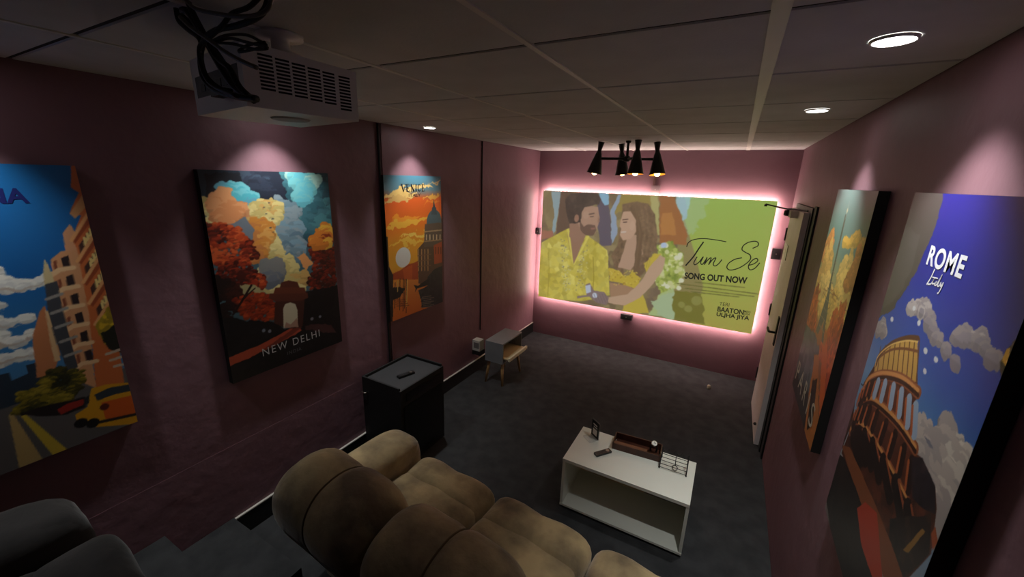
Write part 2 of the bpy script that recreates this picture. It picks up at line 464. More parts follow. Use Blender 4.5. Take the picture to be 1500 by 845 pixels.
# ------------------------------------------------------------------ sofas
def make_sofa(name, label):
    """recliner sofa; origin at the front left foot on the floor, x along the row, y towards the screen"""
    r = empty(name, label=label, cat='sofa')
    AW, SW, L = 0.24, 0.60, 2.28
    for k, x0 in enumerate((0.0, L - AW)):
        bm = bmesh.new()
        pillow(bm, (x0 + AW / 2, -0.305, 0.33), (AW / 2 + 0.012, 0.315, 0.30), 0.42, 0.42, 36, 20, 0.012, 5 + k)
        pillow(bm, (x0 + AW / 2, -0.365, 0.515), (AW / 2 + 0.02, 0.365, 0.125), 0.75, 0.45, 36, 16, 0.015, 8 + k)
        obj('armrest', bm, m_suede, r, True)
    B('base', AW * 0.5, L - AW * 0.5, -0.66, -0.05, 0.03, 0.26, m_suede_d, r, bevel=0.02)
    for (fx, fy) in ((0.12, -0.08), (L - 0.12, -0.08), (0.2, -0.60), (L - 0.2, -0.60)):
        bm = bmesh.new(); lathe(bm, [(0.025, 0.0), (0.03, 0.05)], 10, Matrix.Translation((fx, fy, 0))); obj('foot', bm, m_black, r)
    for k in range(3):
        x0 = AW + SW * k; xm = x0 + SW / 2
        bm = bmesh.new(); pillow(bm, (xm, -0.44, 0.365), (SW / 2 - 0.004, 0.31, 0.128), 0.42, 0.3, 40, 16, 0.012, 20 + k)
        obj('seat_cushion', bm, m_suede, r, True)
        bm = bmesh.new()
        pillow(bm, (xm, -0.105, 0.36), (SW / 2 - 0.002, 0.125, 0.148), 0.6, 0.34, 48, 18, 0.025, 30 + k, dip=(0.07, 0.05))
        ro = obj('footrest_roll', bm, m_suede, r, True)
        bm = bmesh.new(); pillow(bm, (xm, -0.06, 0.18), (SW / 2 - 0.01, 0.06, 0.14), 0.5, 0.3, 32, 12, 0.01, 40 + k)
        obj('front_panel', bm, m_suede, r, True)
        # backrest: closed profile swept across the seat, two puffy lobes with a seam between
        prof = smoothline([(-0.58, 0.34), (-0.575, 0.50), (-0.60, 0.66), (-0.61, 0.82), (-0.655, 0.95), (-0.76, 1.005),
                           (-0.88, 0.985), (-0.955, 0.91), (-0.975, 0.81), (-0.945, 0.70), (-0.87, 0.54), (-0.80, 0.38), (-0.73, 0.24), (-0.64, 0.20), (-0.58, 0.34)], 4)[:-1]
        prof = [Vector((p.x, p.y, 0)) for p in [Vector((q[0], q[1], 0)) for q in prof]]
        cy, cz = -0.78, 0.62
        bm = bmesh.new(); rows = []; NX = 26; rnd = random.Random(60 + k)
        for i in range(NX + 1):
            u = i / NX
            e = min(u, 1 - u)
            s = 1.0
            if e < 0.26: s *= 0.55 + 0.45 * math.sqrt(max(0.0, 1 - ((0.26 - e) / 0.26) ** 2))
            s *= 1 - 0.045 * math.exp(-((u - 0.5) / 0.035) ** 2)
            xx = x0 - 0.012 + (SW + 0.024) * u
            rows.append([bm.verts.new((xx, cy + (p.x - cy) * s * (1 + 0.012 * math.sin(9 * u + 7 * p.y + k)), cz + (p.y - cz) * (s if p.y > cz else (0.75 + 0.25 * s)) + 0.004 * math.sin(14 * u + 11 * p.x + k))) for p in prof])
        n = len(prof)
        for a, b in zip(rows, rows[1:]):
            for q in range(n): bm.faces.new((a[q], a[(q + 1) % n], b[(q + 1) % n], b[q]))
        bm.faces.new(rows[0][::-1]); bm.faces.new(rows[-1])
        mid = [v.co.copy() for v in rows[NX // 2]]
        bo = obj('backrest', bm, m_suede, r, True)
        bm = bmesh.new(); tube(bm, [Vector((p.x, cy + (p.y - cy) * 1.006, cz + (p.z - cz) * 1.006)) for p in mid], 0.0045, 6)
        obj('seam_piping', bm, m_suede_d, bo, True)
    return r
sofa = make_sofa('recliner_sofa', 'tan suede recliner sofa facing the coffee table on the lower floor')
sofa.location = (0.63, -3.445, 0.0); sofa.rotation_euler.z = math.radians(-4)
sofa2 = copy_tree(sofa)
sofa2.location = (0.35, -4.87, 0.45); sofa2.rotation_euler.z = math.radians(-4)
sofa2['label'] = 'charcoal suede recliner sofa on the raised carpeted platform behind the tan one'
def remat(o, m):
    for ch in o.children:
        if ch.data.materials and ch.data.materials[0] in (m_suede, m_suede_d):
            ch.material_slots[0].link = 'OBJECT'; ch.material_slots[0].material = m
        remat(ch, m)
remat(sofa2, m_greysuede)
for ch in sofa2.children:                # its seats are slightly reclined: fronts raised
    if ch.name.startswith(('footrest_roll', 'seat_cushion', 'front_panel')): ch.location = (0, 0.04, 0.05)

# ------------------------------------------------------------------ coffee table and what is on it
ct = empty('coffee_table', (2.0575, -2.739, 0.0), label='white coffee table with open compartment in front of the sofa', cat='table')
hx, hy = 0.4025, 0.214
B('table_top', -hx, hx, -hy, hy, 0.378, 0.40, m_white, ct, bevel=0.002, seg=1)
B('side_panel', -hx, -hx + 0.018, -hy + 0.004, hy, 0.035, 0.378, m_white, ct)
B('side_panel', hx - 0.018, hx, -hy + 0.004, hy, 0.035, 0.378, m_white, ct)
B('shelf', -hx, hx, -hy, hy, 0.02, 0.035, m_white, ct, bevel=0.001, seg=1)
tag(B('back_panel', -hx + 0.018, 0.10, hy - 0.024, hy - 0.01, 0.035, 0.378, m_beige, ct), 'beige back board')
tag(B('back_panel', 0.10, hx - 0.018, hy - 0.024, hy - 0.01, 0.035, 0.378, m_greyboard, ct), 'grey back board')
for fx in (-hx + 0.04, hx - 0.04):
    for fy in (-hy + 0.04, hy - 0.04):
        bm = bmesh.new(); lathe(bm, [(0.018, 0), (0.02, 0.02)], 10, Matrix.Translation((fx, fy, 0))); obj('foot', bm, m_black, ct)
TZ = 0.40
# card stand
a, b = hit((864.7, 635), 2, TZ), hit((875.8, 646), 2, TZ)
ang = math.atan2(b.y - a.y, b.x - a.x)
cs = empty('card_stand', ((a.x + b.x) / 2, (a.y + b.y) / 2, TZ), (0, 0, ang), 'small black card in a clear acrylic stand on the white table', 'sign')
B('acrylic_foot', -0.045, 0.045, -0.07, 0.012, 0.0, 0.003, m_acrylic, cs)
B('acrylic_back', -0.045, 0.045, 0.008, 0.011, 0.003, 0.135, m_acrylic, cs)
B('card', -0.043, 0.043, 0.003, 0.006, 0.003, 0.132, m_blackgloss, cs)
B('white_square', -0.024, 0.024, 0.0018, 0.003, 0.02, 0.068, mat('white card print', (246, 245, 240), 0.6), cs)
B('print_line', -0.024, 0.022, 0.0018, 0.003, 0.098, 0.108, MATS['white card print'], cs)
B('print_line', -0.018, 0.024, 0.0018, 0.003, 0.080, 0.088, MATS['white card print'], cs)
def remote(name, loc, ang, label, L=0.125, w=0.036):
    r = empty(name, loc, (0, 0, ang), label, 'remote')
    B('case', -L / 2, L / 2, -w / 2, w / 2, 0.0, 0.016, m_blackgloss, r, bevel=0.005)
    mb = mat('grey rubber keys', (62, 62, 66), 0.6)
    for i in range(6):
        for j in (-1, 0, 1):
            bm = bmesh.new(); lathe(bm, [(0.0035, 0.015), (0.0035, 0.0178)], 8, Matrix.Translation((-L / 2 + 0.018 + i * 0.013, j * 0.0095, 0))); obj('button', bm, mb, r)
    bm = bmesh.new(); lathe(bm, [(0.012, 0.015), (0.012, 0.0175)], 16, Matrix.Translation((L / 2 - 0.025, 0, 0))); obj('dial_pad', bm, m_steel, r)
    return r
remote('remote_control', (1.877, -2.762, TZ), math.radians(52), 'small black remote control lying on the white coffee table')
# wooden tray box
wb = empty('wooden_box', (2.075, -2.597, TZ), (0, 0, math.radians(4)), 'long dark brown wooden box without lid on the white table', 'box')
B('bottom', -0.15, 0.15, -0.058, 0.058, 0.0, 0.008, m_brown, wb)
B('front_board', -0.155, 0.155, -0.066, -0.058, 0.0, 0.048, m_brown, wb, bevel=0.001, seg=1)
B('back_board', -0.155, 0.155, 0.058, 0.066, 0.0, 0.058, m_brown, wb, bevel=0.001, seg=1)
B('end_board', -0.163, -0.155, -0.066, 0.066, 0.0, 0.055, m_brown, wb, bevel=0.001, seg=1)
B('end_board', 0.155, 0.163, -0.066, 0.066, 0.0, 0.055, m_brown, wb, bevel=0.001, seg=1)
B('inner_ledge', -0.155, 0.07, -0.052, -0.012, 0.008, 0.036, mat('reddish brown wood', (120, 72, 48), 0.5, noise=10.0), wb)
wp = Vector((2.182, -2.575, TZ + 0.008))
wt = empty('wrist_watch', wp, (0, 0, 0.2), 'round silver watch on its black strap in the wooden box', 'watch')
bm = bmesh.new(); tube(bm, smoothline([(0.018, 0.0, 0.006), (0.022, 0, 0.035), (0.012, 0, 0.062), (-0.012, 0, 0.062), (-0.022, 0, 0.035), (-0.018, 0, 0.006)], 4), 0.006, 6); obj('strap', bm, m_black, wt, True)
mx = Matrix.Translation((0, 0, 0.066)) @ Matrix.Rotation(0.5, 4, 'X')
bm = bmesh.new(); lathe(bm, [(0.016, 0.0), (0.021, 0.004), (0.021, 0.011), (0.018, 0.013)], 24, mx); cse = obj('case', bm, m_chrome, wt)
bm = bmesh.new(); lathe(bm, [(0.0175, 0.0128), (0.0175, 0.0136)], 24, mx); dl = obj('dial', bm, mat('pale watch dial', (225, 222, 210), 0.3), wt)
bm = bmesh.new(); box(bm, -0.0012, 0.0012, 0, 0.013, 0.0136, 0.0144, mx); box(bm, 0, 0.010, -0.0012, 0.0012, 0.0136, 0.0144, mx); obj('hands', bm, m_black, dl)
# wire rack
rk = empty('wire_rack', (2.328, -2.707, TZ), (0, 0, 0), 'black wire rack with rails and a hanging ring on the white table', 'rack')
RH, RD, RW = 0.105, 0.085, 0.083
def rp(x, t): return Vector((x, RD * t, 0.004 + RH * t))
for s in (-1, 1):
    bm = bmesh.new(); tube(bm, smoothline([rp(s * RW, 0), rp(s * RW, 0.35), rp(s * RW * 0.97, 0.75), rp(s * RW, 1.0)], 3), 0.0038, 8); obj('side_post', bm, m_black, rk, True)
    bm = bmesh.new(); pillow(bm, (s * RW, 0, 0.006), (0.006,) * 3, 1, 1, 10, 6); obj('ball_foot', bm, m_black, rk, True)
    bm = bmesh.new(); tube(bm, [rp(s * RW, 1.0), Vector((s * RW, RD + 0.03, 0.004))], 0.003, 6); obj('rear_strut', bm, m_black, rk)
for t in (0.04, 0.2, 0.36, 0.52, 0.68, 0.84):
    bm = bmesh.new(); tube(bm, [rp(-RW, t), rp(RW, t)], 0.002, 6); obj('rail', bm, m_black, rk)
for k in range(4):
    bm = bmesh.new(); x0 = -RW + k * RW / 2
    tube(bm, smoothline([rp(x0, 0.98), rp(x0 + RW / 8, 0.86), rp(x0 + RW / 4, 0.84), rp(x0 + RW * 3 / 8, 0.86), rp(x0 + RW / 2, 0.98)], 4), 0.002, 6); obj('scroll', bm, m_black, rk, True)
bm = bmesh.new(); tube(bm, [rp(0.005, 0.9), rp(0.01, 0.32)], 0.0024, 6)
tube(bm, [rp(0.01, 0.2) + Vector((0.016 * math.cos(q), 0.010 * math.sin(q), 0.012 * math.sin(q))) for q in np.linspace(0, 6.283, 17)], 0.0028, 6)
obj('hanging_ring', bm, m_black, rk, True)

# ------------------------------------------------------------------ black cabinet, side table and small things
bc = empty('black_cabinet', (0.275, -2.9975, 0.0), label='tall matt black cabinet with a tray top by the left wall', cat='cabinet')
cx, cy_, ch = 0.20, 0.2525, 0.71
B('body', -cx, cx, -cy_, cy_, 0.02, ch - 0.03, m_black, bc, bevel=0.003, seg=1)
B('tray_mat', -cx + 0.014, cx - 0.014, -cy_ + 0.014, cy_ - 0.014, ch - 0.03, ch - 0.022, mat('dark grey tray', (50, 50, 53), 0.6), bc)
for (q0, q1, q2, q3) in ((-cx, -cx + 0.014, -cy_, cy_), (cx - 0.014, cx, -cy_, cy_), (-cx + 0.014, cx - 0.014, -cy_, -cy_ + 0.014), (-cx + 0.014, cx - 0.014, cy_ - 0.014, cy_)):
    B('rim', q0, q1, q2, q3, ch - 0.03, ch if q0 < 0.15 else ch - 0.018, m_black, bc)
B('front_panel', cx, cx + 0.004, -cy_ + 0.03, cy_ - 0.03, 0.06, ch - 0.16, m_blackgloss, bc)
B('control_panel', cx, cx + 0.004, -cy_ + 0.06, cy_ - 0.06, ch - 0.13, ch - 0.06, m_blackgloss, bc)
for (q0, q1) in ((-1, -1), (1, -1), (-1, 1), (1, 1)):
    B('foot', q0 * (cx - 0.04) - 0.02, q0 * (cx - 0.04) + 0.02, q1 * (cy_ - 0.04) - 0.02, q1 * (cy_ - 0.04) + 0.02, 0, 0.02, m_black, bc)
bm = bmesh.new(); tube(bm, smoothline([(-0.15, -cy_, 0.59), (-0.15, -cy_ - 0.02, 0.59), (-0.19, -cy_ - 0.025, 0.59), (-0.21, -cy_ - 0.012, 0.58)], 4), 0.006, 8); obj('side_hook', bm, m_chrome, bc, True)
remote('remote_control', (0.325, -3.03, ch - 0.0214), math.radians(74), 'slim dark remote control lying on the black cabinet', 0.14, 0.04)

st = empty('side_table', (0.345, -1.478, 0.0), label='small grey side table on splayed wooden legs near the screen wall', cat='table')
sx, sy = 0.113, 0.222
B('top_board', -sx, sx, -sy, sy, 0.488, 0.503, m_greybox, st, bevel=0.0015, seg=1)
B('bottom_board', -sx, sx, -sy, sy, 0.265, 0.28, m_greybox, st, bevel=0.0015, seg=1)
B('side_board', -sx, sx, -sy, -sy + 0.014, 0.28, 0.488, m_greybox, st)
B('side_board', -sx, sx, sy - 0.014, sy, 0.28, 0.488, m_greybox, st)
B('back_board', -sx, -sx + 0.012, -sy + 0.014, sy - 0.014, 0.28, 0.488, m_greybox, st)
dr = B('drawer_tray', -sx + 0.014, sx + 0.06, -sy + 0.018, sy - 0.018, 0.32, 0.333, m_beige, st)
bm = bmesh.new(); box(bm, sx + 0.06, sx + 0.082, -sy + 0.012, sy - 0.012, 0.312, 0.35)
obj('drawer_front', bm, m_cream, dr, bevel=0.004)
bm = bmesh.new(); pillow(bm, (sx + 0.092, sy - 0.05, 0.327), (0.012, 0.01, 0.01), 1, 1, 12, 8); obj('knob', bm, m_chrome, dr, True)
for s in (-1, 1):
    for t in (-1, 1):
        bm = bmesh.new(); tube(bm, [(s * (sx - 0.03), t * (sy - 0.05), 0.265), (s * (sx - 0.005), t * (sy - 0.01), 0.0)], [0.019, 0.012], 12); obj('leg', bm, m_wood, st, True)
eb = empty('electrical_box', (0.0, -1.565, 0.30), label='small white box with dark print on the wall behind the grey side table', cat='box')
B('body', 0.0, 0.10, -0.045, 0.045, 0.0, 0.125, m_ivory, eb, bevel=0.003, seg=1)
B('printed_label', 0.02, 0.09, -0.0462, -0.045, 0.03, 0.10, mat('grey print', (120, 112, 110), 0.6), eb)
B('lower_bracket', 0.0, 0.11, -0.05, 0.05, -0.05, -0.001, m_black, eb, bevel=0.004, seg=1)
fc = empty('plastic_cap', (2.471, -0.498, 0.0), label='little white plastic cap standing on the carpet below the screen', cat='cap')
bm = bmesh.new(); lathe(bm, [(0.017, 0.0), (0.019, 0.004), (0.0175, 0.036), (0.014, 0.042)], 16); obj('body', bm, m_ivory, fc, True)
bm = bmesh.new(); lathe(bm, [(0.0205, 0.012), (0.0205, 0.018)], 16); obj('rim', bm, m_ivory, fc)

# cables running down the left wall
def cable(name, pts, r, m, label, cat, group=None, n=8, smooth=True):
    bm = bmesh.new(); tube(bm, smoothline(pts, 5) if smooth else pts, r, n)
    return tag(obj(name, bm, m, None, True), label, cat, group)
cable('wall_cable', [(0.009, -2.885, 2.595), (0.009, -2.888, 1.6), (0.009, -2.884, 0.45)], 0.008, m_black, 'black cable running down the left wall beside the orange city print', 'cable')
cable('wall_conduit', [(0.007, -2.855, 2.595), (0.007, -2.858, 1.6), (0.007, -2.852, 0.45)], 0.005, mat('grey mauve conduit', (120, 88, 92), 0.4), 'thin mauve conduit beside the black cable on the left wall', 'conduit')
cable('wall_cable', [(0.007, -1.45, 2.595), (0.007, -1.452, 1.4), (0.007, -1.455, 0.50)], 0.0065, m_black, 'thin black cable down the left wall above the grey side table', 'cable')

# ------------------------------------------------------------------ lamps
m_glow = mat('downlight diffuser', (255, 255, 255), 0.5, emit=((255, 250, 246), 22.0))
def downlight(x, y, side, label, energy):
    r = empty('downlight', (x, y, 2.6), (0, 0, 0), label, 'ceiling light', 'recessed downlights above the prints')
    bm = bmesh.new()
    lathe(bm, [(0.043, -0.004), (0.044, -0.007), (0.048, -0.006), (0.050, 0.0)], 28, None, False, False); obj('rim', bm, m_bar, r, True)
    bm = bmesh.new(); lathe(bm, [(0.0435, -0.006), (0.0435, -0.003)], 28); obj('diffuser', bm, m_glow, r)
    ld = bpy.data.lights.new('downlight beam', 'SPOT'); ld.energy = energy; ld.color = (0.98, 1.0, 0.97)
    ld.spot_size = math.radians(84); ld.spot_blend = 0.8; ld.shadow_soft_size = 0.03
    lo = bpy.data.objects.new('downlight_beam', ld); COL.objects.link(lo); lo.parent = r
    lo.location = (0, 0, -0.012)
    d = Vector((0.15 * side, 0, -1.0)).normalized()
    lo.rotation_euler = d.to_track_quat('-Z', 'Y').to_euler()
    return r
downlight(0.215, -4.97, -1, 'lit recessed downlight above the blue street print', SPOT_W * 0.75)
downlight(0.215, -3.735, -1, 'lit recessed downlight above the red tree arch print', SPOT_W)
downlight(0.215, -2.54, -1, 'lit recessed downlight above the orange lagoon print', SPOT_W)
downlight(2.705, -2.62, 1, 'lit recessed downlight above the tower print', SPOT_W)
downlight(2.715, -3.74, 1, 'lit recessed downlight above the amphitheatre print', SPOT_W * 1.2)

m_shade = mat('black lamp shade', (22, 21, 20), 0.5)
m_gold = mat('golden shade lining', (200, 150, 70), 0.4, metal=0.5)
m_bulb = mat('warm bulb', (255, 225, 170), 0.4, emit=((255, 206, 130), BULB_E))
pl = empty('pendant_lamp', (1.466, -1.223, 2.6), label='black ceiling lamp with four tilted cone heads in front of the screen', cat='ceiling lamp')
bm = bmesh.new(); lathe(bm, [(0.020, -0.02), (0.024, -0.012), (0.024, 0.0)], 24); obj('ceiling_rose', bm, m_shade, pl)
bm = bmesh.new(); tube(bm, [(0, 0, -0.01), (0, 0, -0.17)], 0.012, 12); obj('stem', bm, m_shade, pl, True)
bm = bmesh.new(); lathe(bm, [(0.022, -0.185), (0.03, -0.175), (0.03, -0.145), (0.022, -0.135)], 16); obj('hub', bm, m_shade, pl)
heads = [((-0.265, -0.05), (-0.16, 0.0)), ((-0.09, 0.18), (0.09, 0.12)), ((0.125, -0.16), (0.02, -0.05)), ((0.265, 0.05), (0.13, -0.12))]
for (hx_, hy_), (tx, ty) in heads:
    bm = bmesh.new(); tube(bm, [(0, 0, -0.16), (hx_, hy_, -0.16)], 0.012, 8); obj('arm', bm, m_shade, pl, True)
    mx = Matrix.Translation((hx_, hy_, -0.16)) @ Matrix.Rotation(ty, 4, 'X') @ Matrix.Rotation(-tx, 4, 'Y')
    mx = mx @ Matrix.Scale(1.1, 4)
    bm = bmesh.new()
    lathe(bm, [(0.030, 0.135), (0.028, 0.137), (0.016, 0.068), (0.019, 0.055), (0.026, 0.040), (0.066, -0.125), (0.0645, -0.126)], 24, mx, True, False)
    sh = obj('lamp_shade', bm, m_shade, pl, True)
    bm = bmesh.new(); lathe(bm, [(0.020, 0.03), (0.0642, -0.1255)], 24, mx, True, False); obj('shade_lining', bm, m_gold, sh, True)
    bm = bmesh.new(); lathe(bm, [(0.008, -0.02), (0.011, -0.05), (0.021, -0.080), (0.026, -0.108), (0.020, -0.130), (0.007, -0.139)], 16, mx); obj('bulb', bm, m_bulb, sh, True)

# ------------------------------------------------------------------ projector
zb = 2.385
pr = empty('projector', (1.18, -4.395, zb), (0, 0, math.radians(-9)), 'white ceiling projector with slotted side vents', 'projector')
pw, pd, ph_ = 0.182, 0.152, 0.148
bm = bmesh.new(); box(bm, -pw, pw, -pd, pd, 0, ph_)
for v in bm.verts:
    if v.co.y > 0 and v.co.z > 0.01: v.co.z -= 0.012
obj('housing', bm, m_offwhite, pr, bevel=0.010, seg=3)
m_slot = mat('vent slot black', (8, 8, 9), 0.8)
slot = bmesh.new(); box(slot, -0.0012, 0.0006, -0.0172, 0.0172, -0.0024, 0.0024)
slm = bpy.data.meshes.new('vent_slot'); bmesh.ops.recalc_face_normals(slot, faces=slot.faces); slot.to_mesh(slm); slot.free(); slm.materials.append(m_slot)
for c in range(6):
    rows_ = 10 if c < 5 else 11
    for k in range(rows_):
        o = link('vent_slot', slm, None, pr)
        o.location = (pw, -pd + 0.054 + c * 0.041 + (0.006 if c == 5 else 0), 0.124 - c * 0.0020 - k * 0.0086)
B('rear_recess', -pw + 0.025, pw - 0.03, -pd - 0.0005, -pd + 0.004, 0.045, 0.10, mat('grey port panel', (70, 68, 66), 0.6), pr)
for q in (-0.10, -0.05, 0.02, 0.065, 0.105):
    B('port', q - 0.016, q + 0.016, -pd - 0.002, -pd, 0.058, 0.078, m_black, pr)
B('plug', 0.04, 0.11, -pd - 0.03, -pd - 0.002, 0.028, 0.045, m_black, pr, bevel=0.003)
bm = bmesh.new(); lathe(bm, [(0.05, -0.004), (0.055, 0.001)], 24, Matrix.Translation((0.03, 0.02, 0))); obj('underside_cover', bm, mat('grey cover', (176, 174, 172), 0.6), pr)
bm = bmesh.new(); lathe(bm, [(0.036, -0.01), (0.040, 0.0), (0.040, 0.012)], 24, Matrix.Translation((-0.07, pd + 0.012, 0.07)) @ Matrix.Rotation(math.pi / 2, 4, 'X')); obj('lens', bm, m_blackgloss, pr, True)
bm = bmesh.new(); lathe(bm, [(0.05, ph_ - 0.004), (0.05, ph_ + 0.018), (0.024, ph_ + 0.026), (0.024, 2.6 - zb - 0.012), (0.06, 2.6 - zb - 0.01), (0.06, 2.6 - zb)], 20, Matrix.Translation((0.06, 0.0, 0))); obj('ceiling_mount', bm, m_offwhite, pr, True)

def pxl(pts, y):
    out = []
    for p in pts:
        q = hit(p[:2], 1, y + (p[2] if len(p) > 2 else 0.0))
        q.z = min(q.z, 2.597); out.append(q)
    return out
CL = [([(258, -25), (262, 5), (285, 40), (305, 62), (325, 90), (342, 118), (352, 138), (376, 145)], 0.0080, m_black),
      ([(262, -20), (276, 18), (296, 48), (312, 78), (332, 112), (347, 130), (372, 147)], 0.0080, m_black),
      ([(272, -20), (284, 22), (300, 52), (318, 84), (336, 100), (350, 126), (364, 140)], 0.0065, m_black),
      ([(258, 12), (262, 30), (276, 44), (294, 60), (293, 90), (298, 115), (315, 132), (345, 142), (372, 146)], 0.0055, m_black),
      ([(394, -8), (388, 14), (372, 28), (345, 38), (318, 44), (300, 58), (294, 84), (302, 112), (322, 130), (350, 142), (374, 144)], 0.0060, m_black),
      ([(385, -10), (365, 10), (340, 20), (325, 38), (306, 56), (292, 70), (296, 100), (310, 124), (348, 141)], 0.0045, m_black),
      ([(398, -8), (393, 12), (376, 22), (348, 24), (318, 20), (285, 12), (268, -6)], 0.0040, mat('grey cable', (96, 92, 88), 0.5)),
      ([(308, 62), (330, 52), (360, 51), (380, 60), (390, 66), (382, 70), (350, 76), (364, 66), (388, 62)], 0.0028, m_black),
      ([(310, 64), (335, 56), (362, 62), (392, 70), (372, 72), (340, 64), (312, 63)], 0.0028, m_black),
      ([(264, 25), (280, 40), (305, 58), (330, 76), (355, 90), (376, 99)], 0.0042, MATS['grey cable'])]
lab = ['thick black cable hanging from the ceiling to the projector plug', 'thick black cable beside the grey one running to the projector plug',
       'black cable bunched in the middle of the projector cable loop', 'thin black cable making the widest loop behind the projector',
       'black cable sweeping from the ceiling mount around to the projector', 'thin black cable crossing the projector cable bundle',
       'grey cable arching under the ceiling above the projector', 'spare thin black cable coiled above the projector back',
       'second spare thin black cable loop above the projector back', 'grey cable running diagonally down to the projector port']
for k, (p, r_, m_) in enumerate(CL):
    pts = pxl(p, -4.60 - [0, .018, .034, .048, .061, .073, .083, .091, .098, .106][k])
    cable('projector_cable', pts, r_, m_, lab[k], 'cable', 'cables behind the projector', 8)
# ------------------------------------------------------------------ projected screen with light strip behind it
SX0, SZ0, SW_, SH_ = 0.1119, 0.5962, 2.6916, 1.4898
def scr_uv(p):
    h = hit(p, 1, -0.085); return ((h.x - SX0) / SW_, (SZ0 + SH_ - h.z) / SH_)
sr = empty('projection_screen', (SX0, 0.0, SZ0), (math.pi / 2, 0, 0), 'wide screen showing a yellow green song picture with a couple', 'screen')
B('panel', 0.0, SW_, 0.0, SH_, 0.072, 0.0835, m_ivory, sr)
bm = bmesh.new()
for (px_, py_) in ((0.25, 0.3), (SW_ - 0.25, 0.3), (0.25, SH_ - 0.3), (SW_ - 0.25, SH_ - 0.3)):
    box(bm, px_ - 0.03, px_ + 0.03, py_ - 0.03, py_ + 0.03, 0.0, 0.072)
obj('wall_spacer', bm, m_black, sr)

A = Art(SW_, SH_, 430, 238, scr_uv, 3)
def q8(*p): return [(780 + x / 4.447, 270 + y / 4.447) for x, y in p]     # points read off an enlarged crop
A.grad([(0, (150, 140, 92)), (0.5, (150, 138, 80)), (1, (140, 128, 70))])
A.daub(A.U < 0.66, [(128, 108, 74), (142, 124, 82), (150, 132, 90), (120, 100, 76)], 5)
# lime panel on the right
lime = A.pm([(988, 270), (1160, 270), (1160, 500), (1000, 500), (1030, 420), (1020, 380), (1008, 340)])
g = np.stack([np.interp(A.V + A.U * .3 + A.n1 * .2, [0.2, 0.8, 1.25], c) for c in ((162, 168, 178), (198, 184, 168), (84, 74, 70))], -1) / 255.0
A.put(lime, g)
A.dot((1010, 300), 0.30, (176, 206, 160), 0.6, rx=0.16, op=.5)
A.dot((1000, 292), 0.17, (172, 220, 228), 0.5, rx=0.08, op=.85)
# bokeh people behind
A.poly(q8((165, 45), (230, 45), (250, 180), (240, 300), (150, 330), (170, 200)), (104, 80, 62), .01)
A.poly(q8((120, 45), (190, 45), (175, 120), (150, 300), (125, 330), (140, 200)), (150, 172, 176), .01)
A.poly(q8((435, 55), (480, 58), (500, 170), (520, 400), (440, 400), (420, 200)), (96, 86, 98), .01)
A.poly(q8((430, 55), (490, 60), (500, 130), (470, 140)), (142, 190, 218), .01)
A.poly(q8((560, 60), (780, 65), (780, 170), (600, 170), (540, 200), (520, 160)), (160, 138, 66), .02)
A.poly(q8((505, 180), (560, 65), (580, 70), (540, 190), (560, 330), (520, 390)), (150, 168, 190), .01)
A.poly(q8((770, 70), (820, 72), (830, 330), (800, 330)), (186, 178, 110), .01)
A.poly(q8((830, 75), (920, 75), (1010, 330), (1010, 400), (830, 380)), (166, 104, 54), .01)
A.poly(q8((840, 180), (905, 180), (930, 330), (840, 330)), (190, 126, 62), .015)
A.poly(q8((940, 90), (990, 80), (1000, 220), (975, 240)), (170, 206, 214), .02, op=.9)
A.poly(q8((62, 300), (125, 300), (130, 350), (60, 360)), (170, 110, 84), .02)
# flowers
fl = A.pm([(964, 360), (985, 352), (1000, 372), (1003, 400), (990, 420), (965, 432), (958, 400)], .015, .01)
A.daub(fl, [(120, 140, 50), (168, 184, 80), (206, 214, 130), (150, 166, 66), (222, 226, 170)], 14)
for k in range(26):
    q = A.rng.uniform(0, 1, 2); c = (964 + 36 * q[0], 358 + 66 * q[1])
    A.dot(c, 0.028, [(214, 218, 150), (232, 234, 196), (190, 200, 100)][k % 3], .3)
A.dot((972, 359), 0.035, (190, 210, 236), .3)
A.poly([(962, 432), (985, 420), (985, 465), (950, 462)], (180, 200, 130), .02)
# figure at the left: generic man in an embroidered yellow shirt
shirt = A.pm(q8((225, 290), (150, 330), (60, 380), (40, 560), (30, 740), (330, 760), (505, 720), (490, 430), (440, 390), (350, 330), (300, 420)), .004)
A.daub(shirt, [(196, 178, 60), (212, 196, 80), (220, 206, 96), (204, 186, 70)], 7)
A.line(q8((105, 440), (110, 560), (100, 730)), 0.008, (168, 148, 40))
A.line(q8((395, 470), (400, 600), (395, 680)), 0.010, (160, 140, 40))
for s0, s1 in ((190, 225), (335, 305)):
    for k in range(70):
        t = A.rng.random(); x = s0 + (s1 - s0) * t + A.rng.normal(0, 16); y = 360 + 330 * t
        A.dot(q8((x, y))[0], 0.009, [(206, 202, 150), (150, 140, 100), (226, 214, 120)][k % 3])
A.poly(q8((225, 300), (240, 285), (270, 360), (345, 330), (330, 380), (270, 520), (235, 380)), (156, 116, 90), .004)
A.poly(q8((225, 292), (240, 285), (268, 520), (258, 500)), (228, 212, 90))
A.poly(q8((360, 330), (372, 340), (275, 525), (268, 520)), (228, 212, 90))
A.poly(q8((245, 190), (320, 190), (345, 330), (280, 380), (240, 340)), (158, 118, 94), .003)
A.poly(q8((285, 130), (430, 150), (438, 220), (432, 262), (410, 320), (370, 332), (320, 300), (290, 230)), (182, 142, 116), .004)
A.poly(q8((312, 235), (338, 275), (372, 262), (412, 268), (418, 300), (392, 334), (350, 330), (318, 300)), (112, 84, 68), .008)
A.poly(q8((380, 284), (410, 282), (406, 294), (382, 296)), (156, 108, 92))
hair = A.pm(q8((240, 260), (222, 180), (215, 100), (245, 60), (320, 50), (420, 58), (448, 100), (440, 132), (340, 150), (320, 200), (318, 245), (290, 250)), .008, .004)
